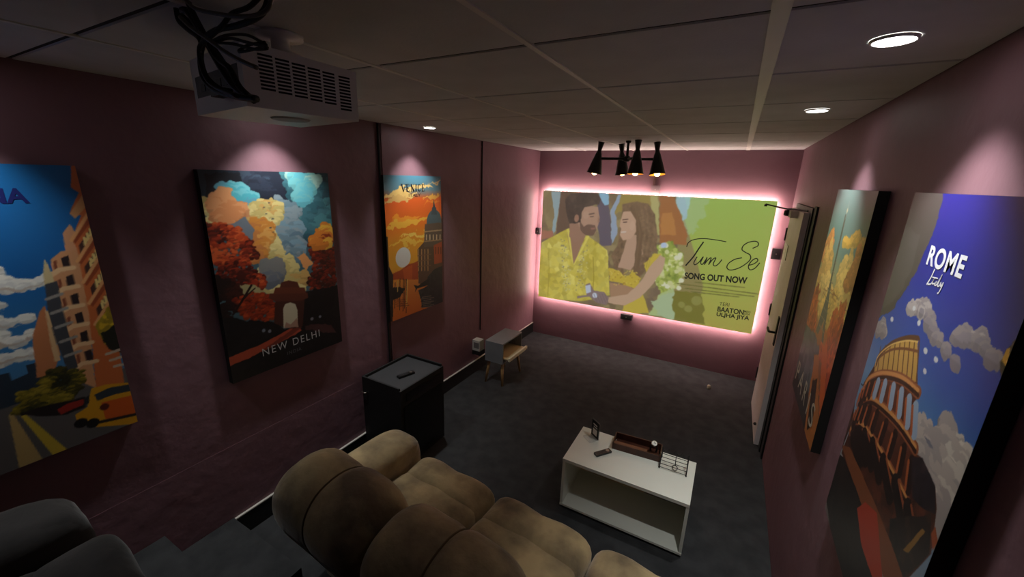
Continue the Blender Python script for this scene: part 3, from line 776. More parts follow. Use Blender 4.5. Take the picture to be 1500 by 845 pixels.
A.daub(hair, [(74, 60, 50), (86, 70, 58), (66, 54, 46)], 12)
A.dot(q8((288, 222))[0], 0.05, (160, 116, 92), 0, rx=0.032)
A.line(q8((368, 196), (402, 190)), 0.012, (70, 54, 46)); A.line(q8((376, 212), (398, 210)), 0.008, (60, 46, 40))
A.poly(q8((428, 205), (440, 244), (424, 250)), (160, 118, 94))
# figure at the right: generic woman with long brown hair and yellow top
hair = A.pm(q8((590, 130), (680, 112), (760, 130), (800, 200), (815, 330), (805, 430), (770, 440), (740, 560), (700, 600), (660, 600), (600, 480), (590, 600), (540, 540), (510, 470), (560, 390), (575, 240)), .006)
A.daub(hair, [(120, 94, 66), (134, 106, 76), (106, 82, 58), (126, 98, 70)], 16)
A.poly(q8((620, 330), (690, 330), (720, 450), (640, 560), (560, 540), (590, 440)), (190, 152, 124), .004)
A.poly(q8((575, 235), (590, 180), (640, 175), (675, 240), (675, 310), (640, 355), (590, 365), (572, 330), (578, 290), (568, 270)), (202, 162, 132), .003)
A.line(q8((588, 232), (622, 228)), 0.010, (80, 58, 46)); A.line(q8((592, 248), (614, 246)), 0.010, (60, 44, 38))
A.line(q8((580, 312), (606, 310)), 0.016, (220, 204, 190))
A.poly(q8((640, 170), (690, 190), (720, 330), (700, 600), (655, 590), (668, 480), (680, 320), (672, 230)), (112, 86, 60), .006)
A.poly(q8((500, 545), (560, 560), (600, 610), (660, 570), (700, 610), (690, 680), (620, 660), (560, 640), (505, 630)), (206, 178, 56), .012, .008)
A.poly(q8((730, 520), (790, 445), (840, 455), (800, 500), (740, 580)), (208, 182, 60), .012, .008)
A.poly(q8((505, 640), (620, 660), (690, 685), (640, 740), (510, 740)), (170, 130, 96), .006)
A.poly(q8((640, 740), (720, 700), (760, 840), (560, 840)), (204, 180, 62), .012)
A.poly(q8((830, 460), (866, 480), (850, 560), (790, 640), (700, 740), (600, 790), (490, 770), (490, 735), (620, 715), (700, 640), (760, 540)), (200, 164, 132), .004)
A.poly(q8((350, 650), (375, 640), (400, 690), (470, 700), (500, 740), (480, 785), (420, 770), (370, 730), (290, 740), (290, 725), (350, 720)), (138, 116, 112), .006)
A.poly(q8((345, 660), (378, 650), (380, 700), (350, 710)), (196, 206, 226), .004)
A.dot(q8((408, 722))[0], 0.035, (206, 214, 230), .2)
for k in range(5): A.line(q8((400 + 18 * k, 712), (424 + 18 * k, 772)), 0.006, (104, 84, 84))
for k in range(60):
    q = A.rng.uniform(0, 1, 2); A.dot(q8((505 + 190 * q[0], 560 + 100 * q[1]))[0], 0.008, [(228, 206, 96), (170, 130, 40), (214, 186, 70)][k % 3])
A.dot(q8((350, 200))[0], 0.05, (196, 158, 132), .3, rx=0.04, op=.5); A.dot(q8((650, 270))[0], 0.05, (214, 176, 146), .3, rx=0.03, op=.5)
for k in range(7): A.line(q8((668 + 18 * k, 130 + 6 * k), (700 + 16 * k, 320), (672 + 14 * k, 540)), 0.006, [(150, 122, 88), (98, 76, 54)][k % 2], op=.5)
A.poly([(952, 440), (985, 425), (986, 470), (960, 460)], (176, 198, 150), .02)
A.poly([(985, 425), (1030, 430), (1030, 475), (985, 465)], (122, 118, 40), .02)
for c, r_ in (((1020, 440), .06), ((1008, 452), .045), ((998, 446), .04)): A.dot(c, r_, (160, 160, 84), .1, op=.6)
# credit lines too small to read
for k, (x0, x1, y0, sl) in enumerate(((1018, 1090, 413, .11), (992, 1112, 415, .13), (1004, 1104, 422, .12), (1012, 1082, 427, .11))):
    x = x0
    while x < x1:
        w_ = A.rng.uniform(3, 8); A.line([(x, y0 + (x - x0) * sl), (min(x + w_, x1), y0 + (min(x + w_, x1) - x0) * sl)], 0.011, (104, 104, 42)); x += w_ + 1.6
A.blur(3); A.a = A.a * 0.86 + np.array([.085, .085, .085])
link('picture', A.mesh('picture', 0.0), print_mat('projected picture', SCREEN_E), sr).location.z = 0.085
m_ink = mat('projected dark lettering', (22, 24, 30), 0.6, emit=((58, 58, 52), 0.4))
def slet(body, p0, p1, h, **k):
    """lettering on the screen from lower left pixel to lower right pixel, h in metres"""
    a_, b_ = scr_uv(p0), scr_uv(p1)
    x0, y0 = a_[0] * SW_, (1 - a_[1]) * SH_; x1, y1 = b_[0] * SW_, (1 - b_[1]) * SH_
    return text_mesh(body, math.hypot(x1 - x0, y1 - y0), h, (x0, y0, 0.0862), m_ink, sr, rot=math.atan2(y1 - y0, x1 - x0), **k)
slet('SONG OUT NOW', (1002.5, 408), (1094, 416), 0.078, offset=0.035)
slet('TERI', (1053.5, 447), (1068, 449), 0.040, offset=0.0)
slet('BAATON', (1050.5, 456), (1089, 461.5), 0.062, offset=0.03)
slet('MEIN', (1090, 457.5), (1099, 458.7), 0.026, offset=0.01)
slet('AISA', (1089.5, 461), (1098.5, 462.2), 0.026, offset=0.01)
slet('ULJHA JIYA', (1049, 464.5), (1097, 471), 0.064, offset=0.03)
def c7(*p):
    out = []
    for x, y in p:
        u, v = scr_uv((960 + x / 4.694, 320 + y / 4.694)); out.append((u * SW_, (1 - v) * SH_))
    return [(q.x, q.y) for q in smoothline([(a_[0], a_[1], 0) for a_ in out], 6)]
ribbons('script_lettering', [
    (c7((215, 195), (228, 165), (265, 145), (330, 138), (410, 146), (488, 160)), 0.010),
    (c7((332, 160), (300, 205), (262, 262), (208, 324)), 0.015),
    (c7((288, 262), (266, 300), (272, 318), (300, 300), (330, 262), (312, 300), (322, 316), (346, 285), (356, 268), (336, 318)), 0.011),
    (c7((338, 314), (366, 280), (384, 272), (366, 318)), 0.011),
    (c7((368, 314), (396, 280), (416, 272), (398, 312), (410, 326), (434, 312), (458, 282)), 0.011),
    (c7((668, 205), (704, 188), (706, 166), (684, 156), (640, 164), (606, 186), (596, 214), (622, 234), (650, 250), (654, 278), (624, 310), (570, 342), (516, 354), (492, 338), (504, 308), (548, 280), (596, 270)), 0.011),
    (c7((640, 322), (676, 312), (704, 290), (694, 274), (664, 290), (640, 326), (650, 352), (684, 342), (718, 304)), 0.011)],
    0.0862, m_ink, sr)

led = empty('light_strip', (SX0, 0.0, SZ0), (math.pi / 2, 0, 0), 'glowing pinkish white light strip around the back of the screen', 'light strip')
m_led = mat('light strip glow', (255, 240, 235), 0.5, emit=((255, 226, 214), LED_E))
i0 = 0.0005
B('strip_segment', i0, SW_ - i0, i0, i0 + 0.014, 0.052, 0.066, m_led, led)
B('strip_segment', i0, SW_ - i0, SH_ - i0 - 0.014, SH_ - i0, 0.052, 0.066, m_led, led)
B('strip_segment', i0, i0 + 0.014, i0 + 0.02, SH_ - i0 - 0.02, 0.052, 0.066, m_led, led)
B('strip_segment', SW_ - i0 - 0.014, SW_ - i0, i0 + 0.02, SH_ - i0 - 0.02, 0.052, 0.066, m_led, led)

def bracket(x0, x1, z0, z1, d, label, m=None):
    r = empty('screen_bracket', ((x0 + x1) / 2, 0.0, z0), label=label, cat='bracket', group='small black blocks around the screen')
    w = (x1 - x0) / 2
    B('block', -w, w, -d, 0.0, 0.0, z1 - z0, m or m_black, r, bevel=0.004, seg=1)
    bm = bmesh.new(); lathe(bm, [(0.006, 0), (0.007, 0.004)], 10, Matrix.Translation((0, -d, (z1 - z0) / 2)) @ Matrix.Rotation(math.pi / 2, 4, 'X')); obj('screw', bm, m_steel, r)
    return r
bracket(0.008, 0.062, 1.48, 1.57, 0.05, 'small black block on the wall at the screen edge by the left corner')
bracket(2.845, 2.93, 1.47, 1.585, 0.05, 'small black block on the wall between the screen and the door')
bracket(1.305, 1.455, 0.475, 0.545, 0.05, 'flat black block on the wall under the lower edge of the screen')
br = bracket(1.50, 1.60, 2.105, 2.20, 0.03, 'grey clip with thin wires on the wall above the screen', mat('grey clip', (110, 92, 96), 0.5))
for q in (-0.03, -0.015):
    bm = bmesh.new(); tube(bm, [(q, -0.006, 0.09), (q, -0.006, 0.30)], 0.0028, 6); obj('wire', bm, m_suede_d, br)

# ------------------------------------------------------------------ canvas prints on the side walls
PT, PH = 2.228, 1.19
def poster(side, ya, yb, nx, ny, label, paint, seed):
    w = abs(yb - ya)
    xw = 0.0 if side == 0 else W
    r = empty('canvas_print', (xw + (0.002 if side == 0 else -0.002), ya, PT - PH), (math.pi / 2, 0, math.pi / 2 if side == 0 else -math.pi / 2), label, 'picture')
    B('canvas', 0.0, w, 0.0, PH, 0.0, 0.0365, m_black, r, bevel=0.002, seg=1)
    def uv(p):
        h = hit(p, 0, 0.04 if side == 0 else W - 0.04)
        return ((h.y - ya) / (yb - ya), (PT - h.z) / PH)
    a_ = Art(w, PH, nx, ny, uv, seed)
    txt = paint(a_, r, w)
    link('print', a_.mesh('print', 0.0), print_mat('canvas print ' + str(seed), 0.0, 0.42), r).location.z = 0.0375
    return r
def let(r, w, body, u0, u1, v0, v1, m, **k):
    return text_mesh(body, (u1 - u0) * w, (v1 - v0) * PH, (u0 * w, (1 - v1) * PH, 0.0385), m, r, **k)

def paint_street(a, r, w):
    a.grad([(0, (26, 104, 168)), (.35, (22, 92, 160)), (.62, (60, 120, 172)), (1, (90, 110, 130))])
    for (u0, v0, u1, v1) in ((-.1, .30, .72, .37), (.0, .28, .66, .34), (.45, .36, .80, .40), (-.1, .43, .70, .50), (.1, .40, .62, .46), (.3, .52, .72, .56), (-.1, .57, .6, .60), (.4, .60, .70, .62)):
        a.puffs(a.pm([(u0, v1), (u0 + .08, v0 + .02), ((u0 + u1) / 2, v0), (u1, v1 - .015), (u1 - .05, v1)], .03, .012, px=False), [(214, 214, 212), (232, 232, 226), (240, 238, 230)], 60, .008, .022, .88)
        a.poly([(u0, v1 + .005), ((u0 + u1) / 2, v1 - .012), (u1, v1)], (190, 176, 164), .03, .012, px=False)
    # far towers, road, trees
    a.poly([(0, .70), (.05, .70), (.05, .66), (.12, .66), (.12, .71), (.5, .70), (.5, .66), (.56, .66), (.56, .69), (.62, .68), (.62, .65), (.66, .65), (.66, .8), (0, .8)], (40, 52, 66), px=False)
    a.poly([(-.01, .79), (1.01, .76), (1.01, 1.01), (-.01, 1.01)], (92, 88, 88), px=False)
    a.poly([(-.01, .86), (.3, .82), (.34, .84), (-.01, .93)], (60, 58, 60), .01, px=False)
    a.poly([(.515, .80), (.53, .80), (.58, 1.01), (.49, 1.01)], (176, 150, 96), px=False)
    a.poly([(.545, .80), (.56, .80), (.68, 1.01), (.62, 1.01)], (198, 170, 60), px=False)
    # buildings traced on the print
    def p2(*q): return [(x / 3.84, 230 + y / 3.84) for x, y in q]
    def p5(*q): return [(x / 3.38, 430 + y / 3.38) for x, y in q]
    a.poly(p5((190, 90), (215, 60), (300, 300), (260, 410), (180, 420), (160, 200)), (190, 120, 78), .006)
    a.poly(p5((215, 80), (245, 90), (300, 330), (270, 340)), (214, 176, 130), .004)
    a.poly(p2((280, 580), (340, 530), (440, 515), (470, 560), (500, 845), (520, 1150), (540, 1300), (420, 1250), (350, 1000), (300, 700)), (206, 148, 104), .003)
    a.poly(p2((350, 430), (390, 380), (405, 400), (440, 470), (445, 520), (365, 530)), (208, 150, 110), .003)
    a.poly(p2((395, 40), (430, 40), (445, 130), (520, 380), (600, 720), (680, 1150), (700, 1300), (540, 1300), (500, 900), (430, 520), (400, 460), (455, 330), (390, 320), (440, 200), (395, 170)), (196, 104, 56), .003)
    a.poly(p2((390, 320), (470, 200), (500, 260), (420, 350)), (206, 150, 100))
    for k in range(5):
        y = 470 + k * 118; x = 400 + k * 33
        a.poly(p2((x, y), (x + 90, y - 150), (x + 105, y - 100), (x + 20, y + 20)), (150, 70, 40))
        a.line(p2((x, y), (x + 95, y - 152)), 0.012, (222, 160, 104))
        a.poly(p2((x + 40, y + 30), (x + 110, y - 70), (x + 118, y - 20), (x + 50, y + 75)), (70, 46, 40))
        for j in range(3): a.line(p2((x + 72 + 16 * j, y - 14 - 24 * j), (x + 80 + 16 * j, y + 26 - 24 * j)), 0.010, (232, 204, 130))
    for k in range(6):
        y = 600 + k * 105; x = 340 + k * 26
        a.poly(p2((x, y - 30), (x + 42, y - 46), (x + 54, y + 14), (x + 14, y + 24)), (44, 34, 36))
        a.poly(p2((x - 44, y - 10), (x - 26, y - 20), (x - 16, y + 36), (x - 34, y + 44)), (130, 70, 50))
        a.line(p2((x - 60, y + 70), (x - 10, y + 36), (x + 70, y + 22)), 0.018, (226, 186, 140))
    a.poly(p2((240, 650), (245, 575), (262, 600), (290, 660), (310, 720), (250, 740)), (206, 186, 140), .003)
    a.poly(p2((250, 720), (320, 700), (345, 840), (400, 1050), (440, 1180), (380, 1200), (300, 1000), (262, 850)), (64, 66, 72), .004)
    for k in range(5): a.line(p2((262 + 26 * k, 800 + 80 * k), (346 + 26 * k, 770 + 80 * k)), 0.012, (150, 146, 140))
    tr = a.pm(p5((70, 590), (110, 500), (180, 460), (230, 400), (330, 375), (420, 370), (420, 470), (300, 560), (200, 600)), .02, .015)
    a.puffs(tr, [(40, 42, 26), (120, 106, 30), (70, 66, 28), (150, 132, 44)], 300, .006, .014, .7)
    t2 = a.pm(p5((480, 150), (540, 60), (600, 120), (600, 270), (520, 250), (490, 200)), .02, .015)
    a.daub(t2, [(40, 44, 26), (206, 170, 40), (150, 126, 34)], 22)
    a.poly(p5((500, 190), (600, 150), (600, 290), (520, 270)), (30, 32, 26), .02)
    for k in range(3): a.line(p5((525 + 20 * k, 300 + 30 * k), (625, 265 + 40 * k)), 0.012, (190, 170, 150))
    a.poly(p5((100, 600), (200, 560), (300, 540), (420, 510), (420, 560), (330, 600), (210, 610)), (34, 28, 30), .008)
    a.poly(p5((280, 575), (330, 545), (410, 520), (420, 545), (340, 580), (300, 600)), (150, 44, 36), .004)
    # yellow car
    a.poly(p5((370, 600), (430, 560), (450, 470), (520, 450), (690, 435), (720, 600), (700, 640), (480, 660), (440, 655), (380, 640)), (210, 150, 30), .002)
    a.poly(p5((465, 500), (540, 465), (690, 440), (695, 470), (560, 500), (480, 530)), (50, 58, 66))
    a.poly(p5((500, 540), (700, 490), (720, 590), (520, 620)), (206, 92, 34), .003)
    a.poly(p5((415, 520), (440, 500), (440, 540), (412, 555)), (40, 44, 50))
    a.dot(p5((515, 560))[0], 0.016, (90, 34, 28)); a.line(p5((470, 640), (700, 590)), 0.014, (40, 34, 34))
    for c in ((458, 640), (400, 640)): a.dot(p5(c)[0], 0.022, (24, 22, 24))
    let(r, w, 'BARCELONA', .20, .80, .073, .121, mat('navy lettering', (20, 28, 96), 0.5), offset=0.03)

def paint_arch(a, r, w):
    a.grad([(0, (30, 44, 58)), (.3, (52, 84, 98)), (.6, (70, 100, 110)), (1, (40, 40, 44))])
    def c6(*q): return [(290 + x / 4.695, 240 + y / 4.695) for x, y in q]
    def c7_(*q): return [(310 + x / 4.695, 390 + y / 4.695) for x, y in q]
    a.poly(c6((40, 60), (320, 60), (430, 160), (260, 160), (150, 220), (50, 260)), (24, 26, 34), .02, .01)
    m_ = a.pm(c6((300, 60), (590, 60), (620, 160), (560, 250), (400, 220)), .02, .01); a.puffs(m_, [(44, 52, 68), (56, 68, 84), (36, 42, 56)], 150, .012, .042, .9)
    m_ = a.pm(c6((590, 60), (920, 60), (930, 430), (760, 560), (690, 420), (650, 250)), .02, .01); a.puffs(m_, [(50, 96, 108), (70, 124, 132), (62, 108, 120), (44, 80, 94)], 150, .012, .042, .9)
    m_ = a.pm(c6((640, 80), (740, 70), (830, 100), (770, 200), (740, 290), (680, 260), (690, 160)), .02, .01); a.puffs(m_, [(96, 176, 190), (130, 190, 186), (110, 180, 186), (160, 200, 190)], 150, .012, .042, .9)
    m_ = a.pm(c6((150, 170), (240, 140), (340, 190), (420, 300), (400, 330), (280, 300)), .015, .015); a.puffs(m_, [(80, 172, 186), (110, 186, 196), (96, 160, 180)], 150, .012, .042, .9)
    m_ = a.pm(c6((540, 240), (660, 310), (720, 470), (720, 600), (640, 700), (560, 620), (520, 480)), .02, .012); a.puffs(m_, [(110, 134, 146), (132, 148, 156), (94, 120, 136), (120, 150, 166)], 150, .012, .042, .9)
    m_ = a.pm(c6((60, 250), (180, 210), (260, 260), (360, 330), (420, 240), (520, 260), (560, 340), (510, 470), (600, 600), (640, 700), (760, 760), (720, 860), (480, 860), (420, 700), (300, 480), (110, 420)), .02, .015)
    a.puffs(m_, [(196, 176, 110), (216, 196, 128), (206, 164, 96), (224, 206, 140)], 420, .012, .036, .88)
    m_ = a.pm(c6((90, 250), (180, 210), (240, 270), (330, 320), (300, 350), (210, 430), (150, 360)), .015, .01); a.puffs(m_, [(214, 140, 90), (222, 154, 104)], 150, .012, .042, .9)
    m_ = a.pm(c6((350, 380), (480, 420), (510, 470), (450, 640), (380, 690), (370, 500)), .02, .012); a.puffs(m_, [(208, 136, 60), (220, 160, 84), (196, 124, 66)], 150, .012, .042, .9)
    a.poly(c6((200, 430), (330, 360), (390, 440), (370, 520), (260, 470)), (110, 118, 128), .02, .01)
    m_ = a.pm(c6((470, 680), (560, 660), (580, 760), (500, 820), (440, 770)), .02, .01); a.puffs(m_, [(106, 112, 122), (124, 124, 122)], 150, .012, .042, .9)
    for c in ((455, 300), (490, 270), (470, 345), (515, 380), (500, 440), (520, 470)): a.dot(c6(c)[0], 0.003, (60, 64, 76), .3, rx=0.008)
    m_ = a.pm(c6((680, 640), (730, 620), (790, 690), (740, 720)), .02, .015); a.put(m_, (222, 150, 90))
    # left autumn tree
    m_ = a.pm(c6((70, 410), (170, 420), (300, 450), (400, 540), (410, 620), (350, 680), (480, 800), (430, 900), (300, 900), (60, 900)), .035, .02)
    a.puffs(m_, [(70, 20, 14), (150, 48, 24), (184, 66, 30), (110, 34, 20), (204, 88, 44)], 700, .006, .016, .75)
    m_ = a.pm(c7_((30, 60), (200, 130), (260, 170), (180, 300), (120, 420), (20, 420)), .03, .02); a.puffs(m_, [(40, 18, 16), (60, 24, 18), (30, 16, 16)], 260, .006, .016, .75)
    a.put(a.pm(c7_((200, 125), (300, 120), (380, 180), (330, 200), (240, 190)), .02, .015), (168, 156, 110))
    m_ = a.pm(c7_((150, 230), (260, 190), (380, 195), (440, 250), (440, 340), (380, 380), (230, 350)), .02, .015); a.puffs(m_, [(150, 48, 20), (180, 66, 26), (120, 36, 18), (90, 26, 16)], 260, .006, .016, .75)
    a.line(c7_((150, 330), (210, 240), (275, 130)), 0.012, (30, 16, 14)); a.line(c7_((215, 235), (255, 190), (300, 150)), 0.007, (30, 16, 14))
    # right tree
    m_ = a.pm(c6((930, 420), (870, 450), (760, 540), (800, 680), (770, 800), (800, 900), (960, 900), (960, 420)), .035, .02)
    a.puffs(m_, [(60, 20, 14), (130, 40, 22), (96, 30, 18), (160, 56, 28)], 500, .006, .016, .75)
    m_ = a.pm(c6((790, 510), (890, 430), (920, 500), (880, 600), (830, 560)), .03, .02); a.puffs(m_, [(224, 170, 60), (140, 50, 24), (206, 120, 44)], 150, .012, .042, .9)
    # ground, arch, road
    m_ = a.pm(c7_((40, 360), (420, 380), (500, 430), (600, 420), (620, 340), (640, 180), (900, 120), (900, 800), (40, 800)), .012, .01); a.daub(m_, [(16, 14, 18), (24, 20, 24), (12, 12, 14)], 12)
    br_ = (84, 40, 28)
    a.poly(c7_((440, 230), (640, 230), (625, 410), (590, 430), (500, 420), (430, 390)), (66, 32, 24), .002)
    a.poly(c7_((400, 185), (660, 180), (665, 215), (620, 235), (440, 240), (395, 220)), (88, 42, 30), .002)
    a.poly(c7_((440, 145), (640, 145), (650, 185), (425, 190)), (100, 48, 32), .002)
    a.poly(c7_((470, 145), (480, 110), (530, 97), (590, 108), (605, 145)), (84, 40, 28), .002)
    a.poly(c7_((495, 425), (492, 290), (505, 258), (540, 246), (575, 258), (590, 300), (592, 415)), (198, 188, 160), .002)
    a.poly(c7_((500, 425), (510, 385), (540, 400), (580, 350), (592, 415)), (170, 130, 110), .012)
    a.poly(c7_((540, 425), (600, 425), (620, 440), (400, 560), (120, 690), (100, 640), (330, 540)), (176, 74, 48), .006, .004)
    a.poly(c7_((560, 425), (620, 420), (430, 545), (340, 580)), (120, 50, 36), .006, .004)
    a.poly(c7_((640, 410), (820, 400), (860, 470), (640, 440)), (70, 40, 40), .012, .008)
    for c in ((690, 360), (745, 345), (360, 440), (400, 445)): a.dot(c7_(c)[0], 0.010, (120, 124, 136), .3)
    a.blur(1)
    let(r, w, 'NEW DELHI', .245, .765, .874, .915, mat('pale grey lettering', (196, 196, 198), 0.5), offset=-0.004, space=1.25)
    let(r, w, 'INDIA', .445, .575, .938, .957, mat('dim grey lettering', (104, 104, 110), 0.5), offset=-0.004, space=1.2)

def paint_lagoon(a, r, w):
    a.grad([(0, (66, 116, 136)), (.10, (90, 120, 130)), (.17, (214, 90, 34)), (.30, (224, 104, 30)), (.45, (226, 146, 36)), (.62, (230, 166, 48)), (.75, (214, 130, 50)), (1, (206, 104, 40))])
    for (u0, v0, u1, v1, c) in ((.0, .08, .55, .14, (226, 186, 110)), (.3, .04, .85, .08, (226, 190, 120)), (.65, .12, 1.0, .16, (222, 160, 70)), (.0, .13, .45, .17, (214, 170, 100)), (.7, .02, 1, .04, (206, 176, 120)), (.0, .28, .75, .34, (238, 176, 60)), (.1, .25, .6, .29, (240, 150, 44)), (.2, .40, .95, .43, (240, 196, 90)), (.0, .44, .7, .47, (238, 186, 70)), (.65, .17, 1, .20, (226, 130, 40))):
        a.poly([(u0, v1), (u0 + .1, v0 + .015), ((u0 + u1) / 2, v0), (u1, (v0 + v1) / 2), (u1 - .1, v1)], c, .05, .015, px=False)
    a.dot((591, 377), 0.085, (222, 218, 210), 0, rx=0.088)
    def k8(*q): return [(550 + x / 7.045, 360 + y / 7.045) for x, y in q]
    def k4(*q): return [(530 + x / 3.25, 230 + y / 3.25) for x, y in q]
    a.poly(k8((170, 290), (250, 250), (340, 195), (400, 180), (440, 150), (440, 340), (180, 350)), (172, 70, 32), .008)
    a.poly(k8((280, 240), (380, 200), (380, 340), (300, 350)), (196, 86, 36), .006)
    # domed church
    a.poly(k4((265, 440), (300, 400), (310, 330), (385, 300), (400, 640), (270, 600)), (92, 66, 52), .003)
    a.dot(k4((345, 312))[0], 0.115, (74, 92, 98), 0, rx=0.105)
    a.poly(k4((300, 320), (400, 310), (400, 420), (296, 430)), (96, 78, 66), .002)
    a.poly(k4((338, 245), (342, 200), (350, 245)), (50, 60, 66)); a.poly(k4((330, 275), (335, 240), (353, 240), (358, 275)), (62, 74, 80))
    for k in range(6): a.line(k4((308 + 16 * k, 372), (308 + 16 * k, 392)), 0.014, (206, 180, 140))
    a.line(k4((300, 356), (395, 346)), 0.012, (170, 140, 104)); a.line(k4((296, 402), (395, 392)), 0.010, (160, 126, 90))
    for k in range(4):
        a.line(k4((270 + 15 * k, 440), (270 + 15 * k, 540)), 0.010, (190, 140, 90))
    a.poly(k4((342, 420), (384, 400), (384, 500), (345, 510)), (168, 74, 42), .003)
    for k in range(3): a.line(k4((352 + 12 * k, 430), (352 + 12 * k, 460)), 0.010, (70, 34, 26))
    for k in range(3): a.line(k4((266, 470 + 26 * k), (330, 462 + 26 * k)), 0.008, (120, 84, 60))
    m_ = a.pm(k8((540, 320), (600, 250), (720, 180), (720, 640), (480, 640), (470, 560), (440, 460), (540, 420)), .015, .01); a.daub(m_, [(34, 40, 42), (46, 52, 52), (28, 32, 36)], 14)
    a.poly(k8((395, 400), (440, 410), (540, 340), (560, 330), (560, 400), (430, 440), (410, 480), (415, 440)), (26, 26, 28), .003)
    a.poly(k4((95, 370), (125, 380), (130, 520), (150, 560), (150, 760), (90, 790)), (44, 30, 28), .004)
    m_ = a.pm(k8((120, 420), (310, 430), (300, 460), (240, 540), (180, 560), (180, 780), (110, 790)), .01, .01); a.daub(m_, [(26, 24, 26), (36, 30, 30), (50, 36, 30)], 16)
    for x, y0, y1 in ((255, 340, 660), (290, 340, 670), (305, 345, 640), (322, 345, 690), (205, 380, 640), (165, 300, 430)): a.line(k8((x, y0), (x - 4, y1)), 0.008, (40, 26, 24))
    a.line(k8((330, 350), (322, 620)), 0.012, (226, 180, 90)); a.line(k8((232, 360), (230, 470)), 0.010, (206, 170, 90))
    for k in range(14): a.line(k8((470 + 12 * (k % 3), 520 + 9 * k), (560 + 14 * (k % 4), 505 + 9 * k)), 0.006, (120, 110, 96) if k % 2 else (30, 34, 36))
    for k in range(8): a.line(k8((190 + 10 * k, 560 + 20 * (k % 4)), (250 + 14 * k, 552 + 20 * (k % 4))), 0.006, (120, 60, 36))
    mv = mat('black lettering', (18, 16, 18), 0.5)
    # bold serif capitals drawn as strokes
    LET = {'V': [((0, 1), (.5, 0), .26), ((1, 1), (.5, 0), .12), ((-.12, .97), (.3, .97), .07), ((.75, .97), (1.12, .97), .07)],
           'E': [((.2, 0), (.2, 1), .26), ((0, .04), (.85, .04), .09), ((0, .96), (.82, .96), .09), ((.2, .5), (.6, .5), .08), ((.83, .0), (.83, .25), .08), ((.8, .75), (.8, 1), .08), ((.6, .38), (.6, .62), .07)],
           'N': [((.15, 0), (.15, 1), .11), ((.1, 1), (.88, 0), .26), ((.86, 0), (.86, 1), .11), ((-.05, .04), (.35, .04), .07), ((.68, .97), (1.05, .97), .07)],
           'I': [((.5, 0), (.5, 1), .30), ((.15, .04), (.85, .04), .08), ((.15, .96), (.85, .96), .08)],
           'C': [((.85, .8), (.5, .98), .12), ((.5, .98), (.2, .75), .2), ((.2, .75), (.15, .3), .28), ((.15, .3), (.45, .03), .2), ((.45, .03), (.88, .22), .12), ((.85, .68), (.85, .98), .08)]}
    st_ = []; adv = {'I': .55}; x = 0.0; lw = 0.062; lh = 0.052 * PH
    tot = sum(adv.get(c, 1.0) * 1.22 for c in 'VENICE'); lw = 0.42 * w / tot; x = 0.275 * w; y0 = (1 - 0.108) * PH
    for ch_ in 'VENICE':
        k = adv.get(ch_, 1.0)
        for (p0, p1, wd_) in LET[ch_]:
            st_.append(([(x + p0[0] * lw * k, y0 + p0[1] * lh), (x + p1[0] * lw * k, y0 + p1[1] * lh)], wd_ * lw * 0.95))
        x += lw * k * 1.22
    ribbons('lettering', st_, 0.0385, mv, r)
    let(r, w, 'ITALY', .39, .60, .122, .143, mv, offset=-0.005)

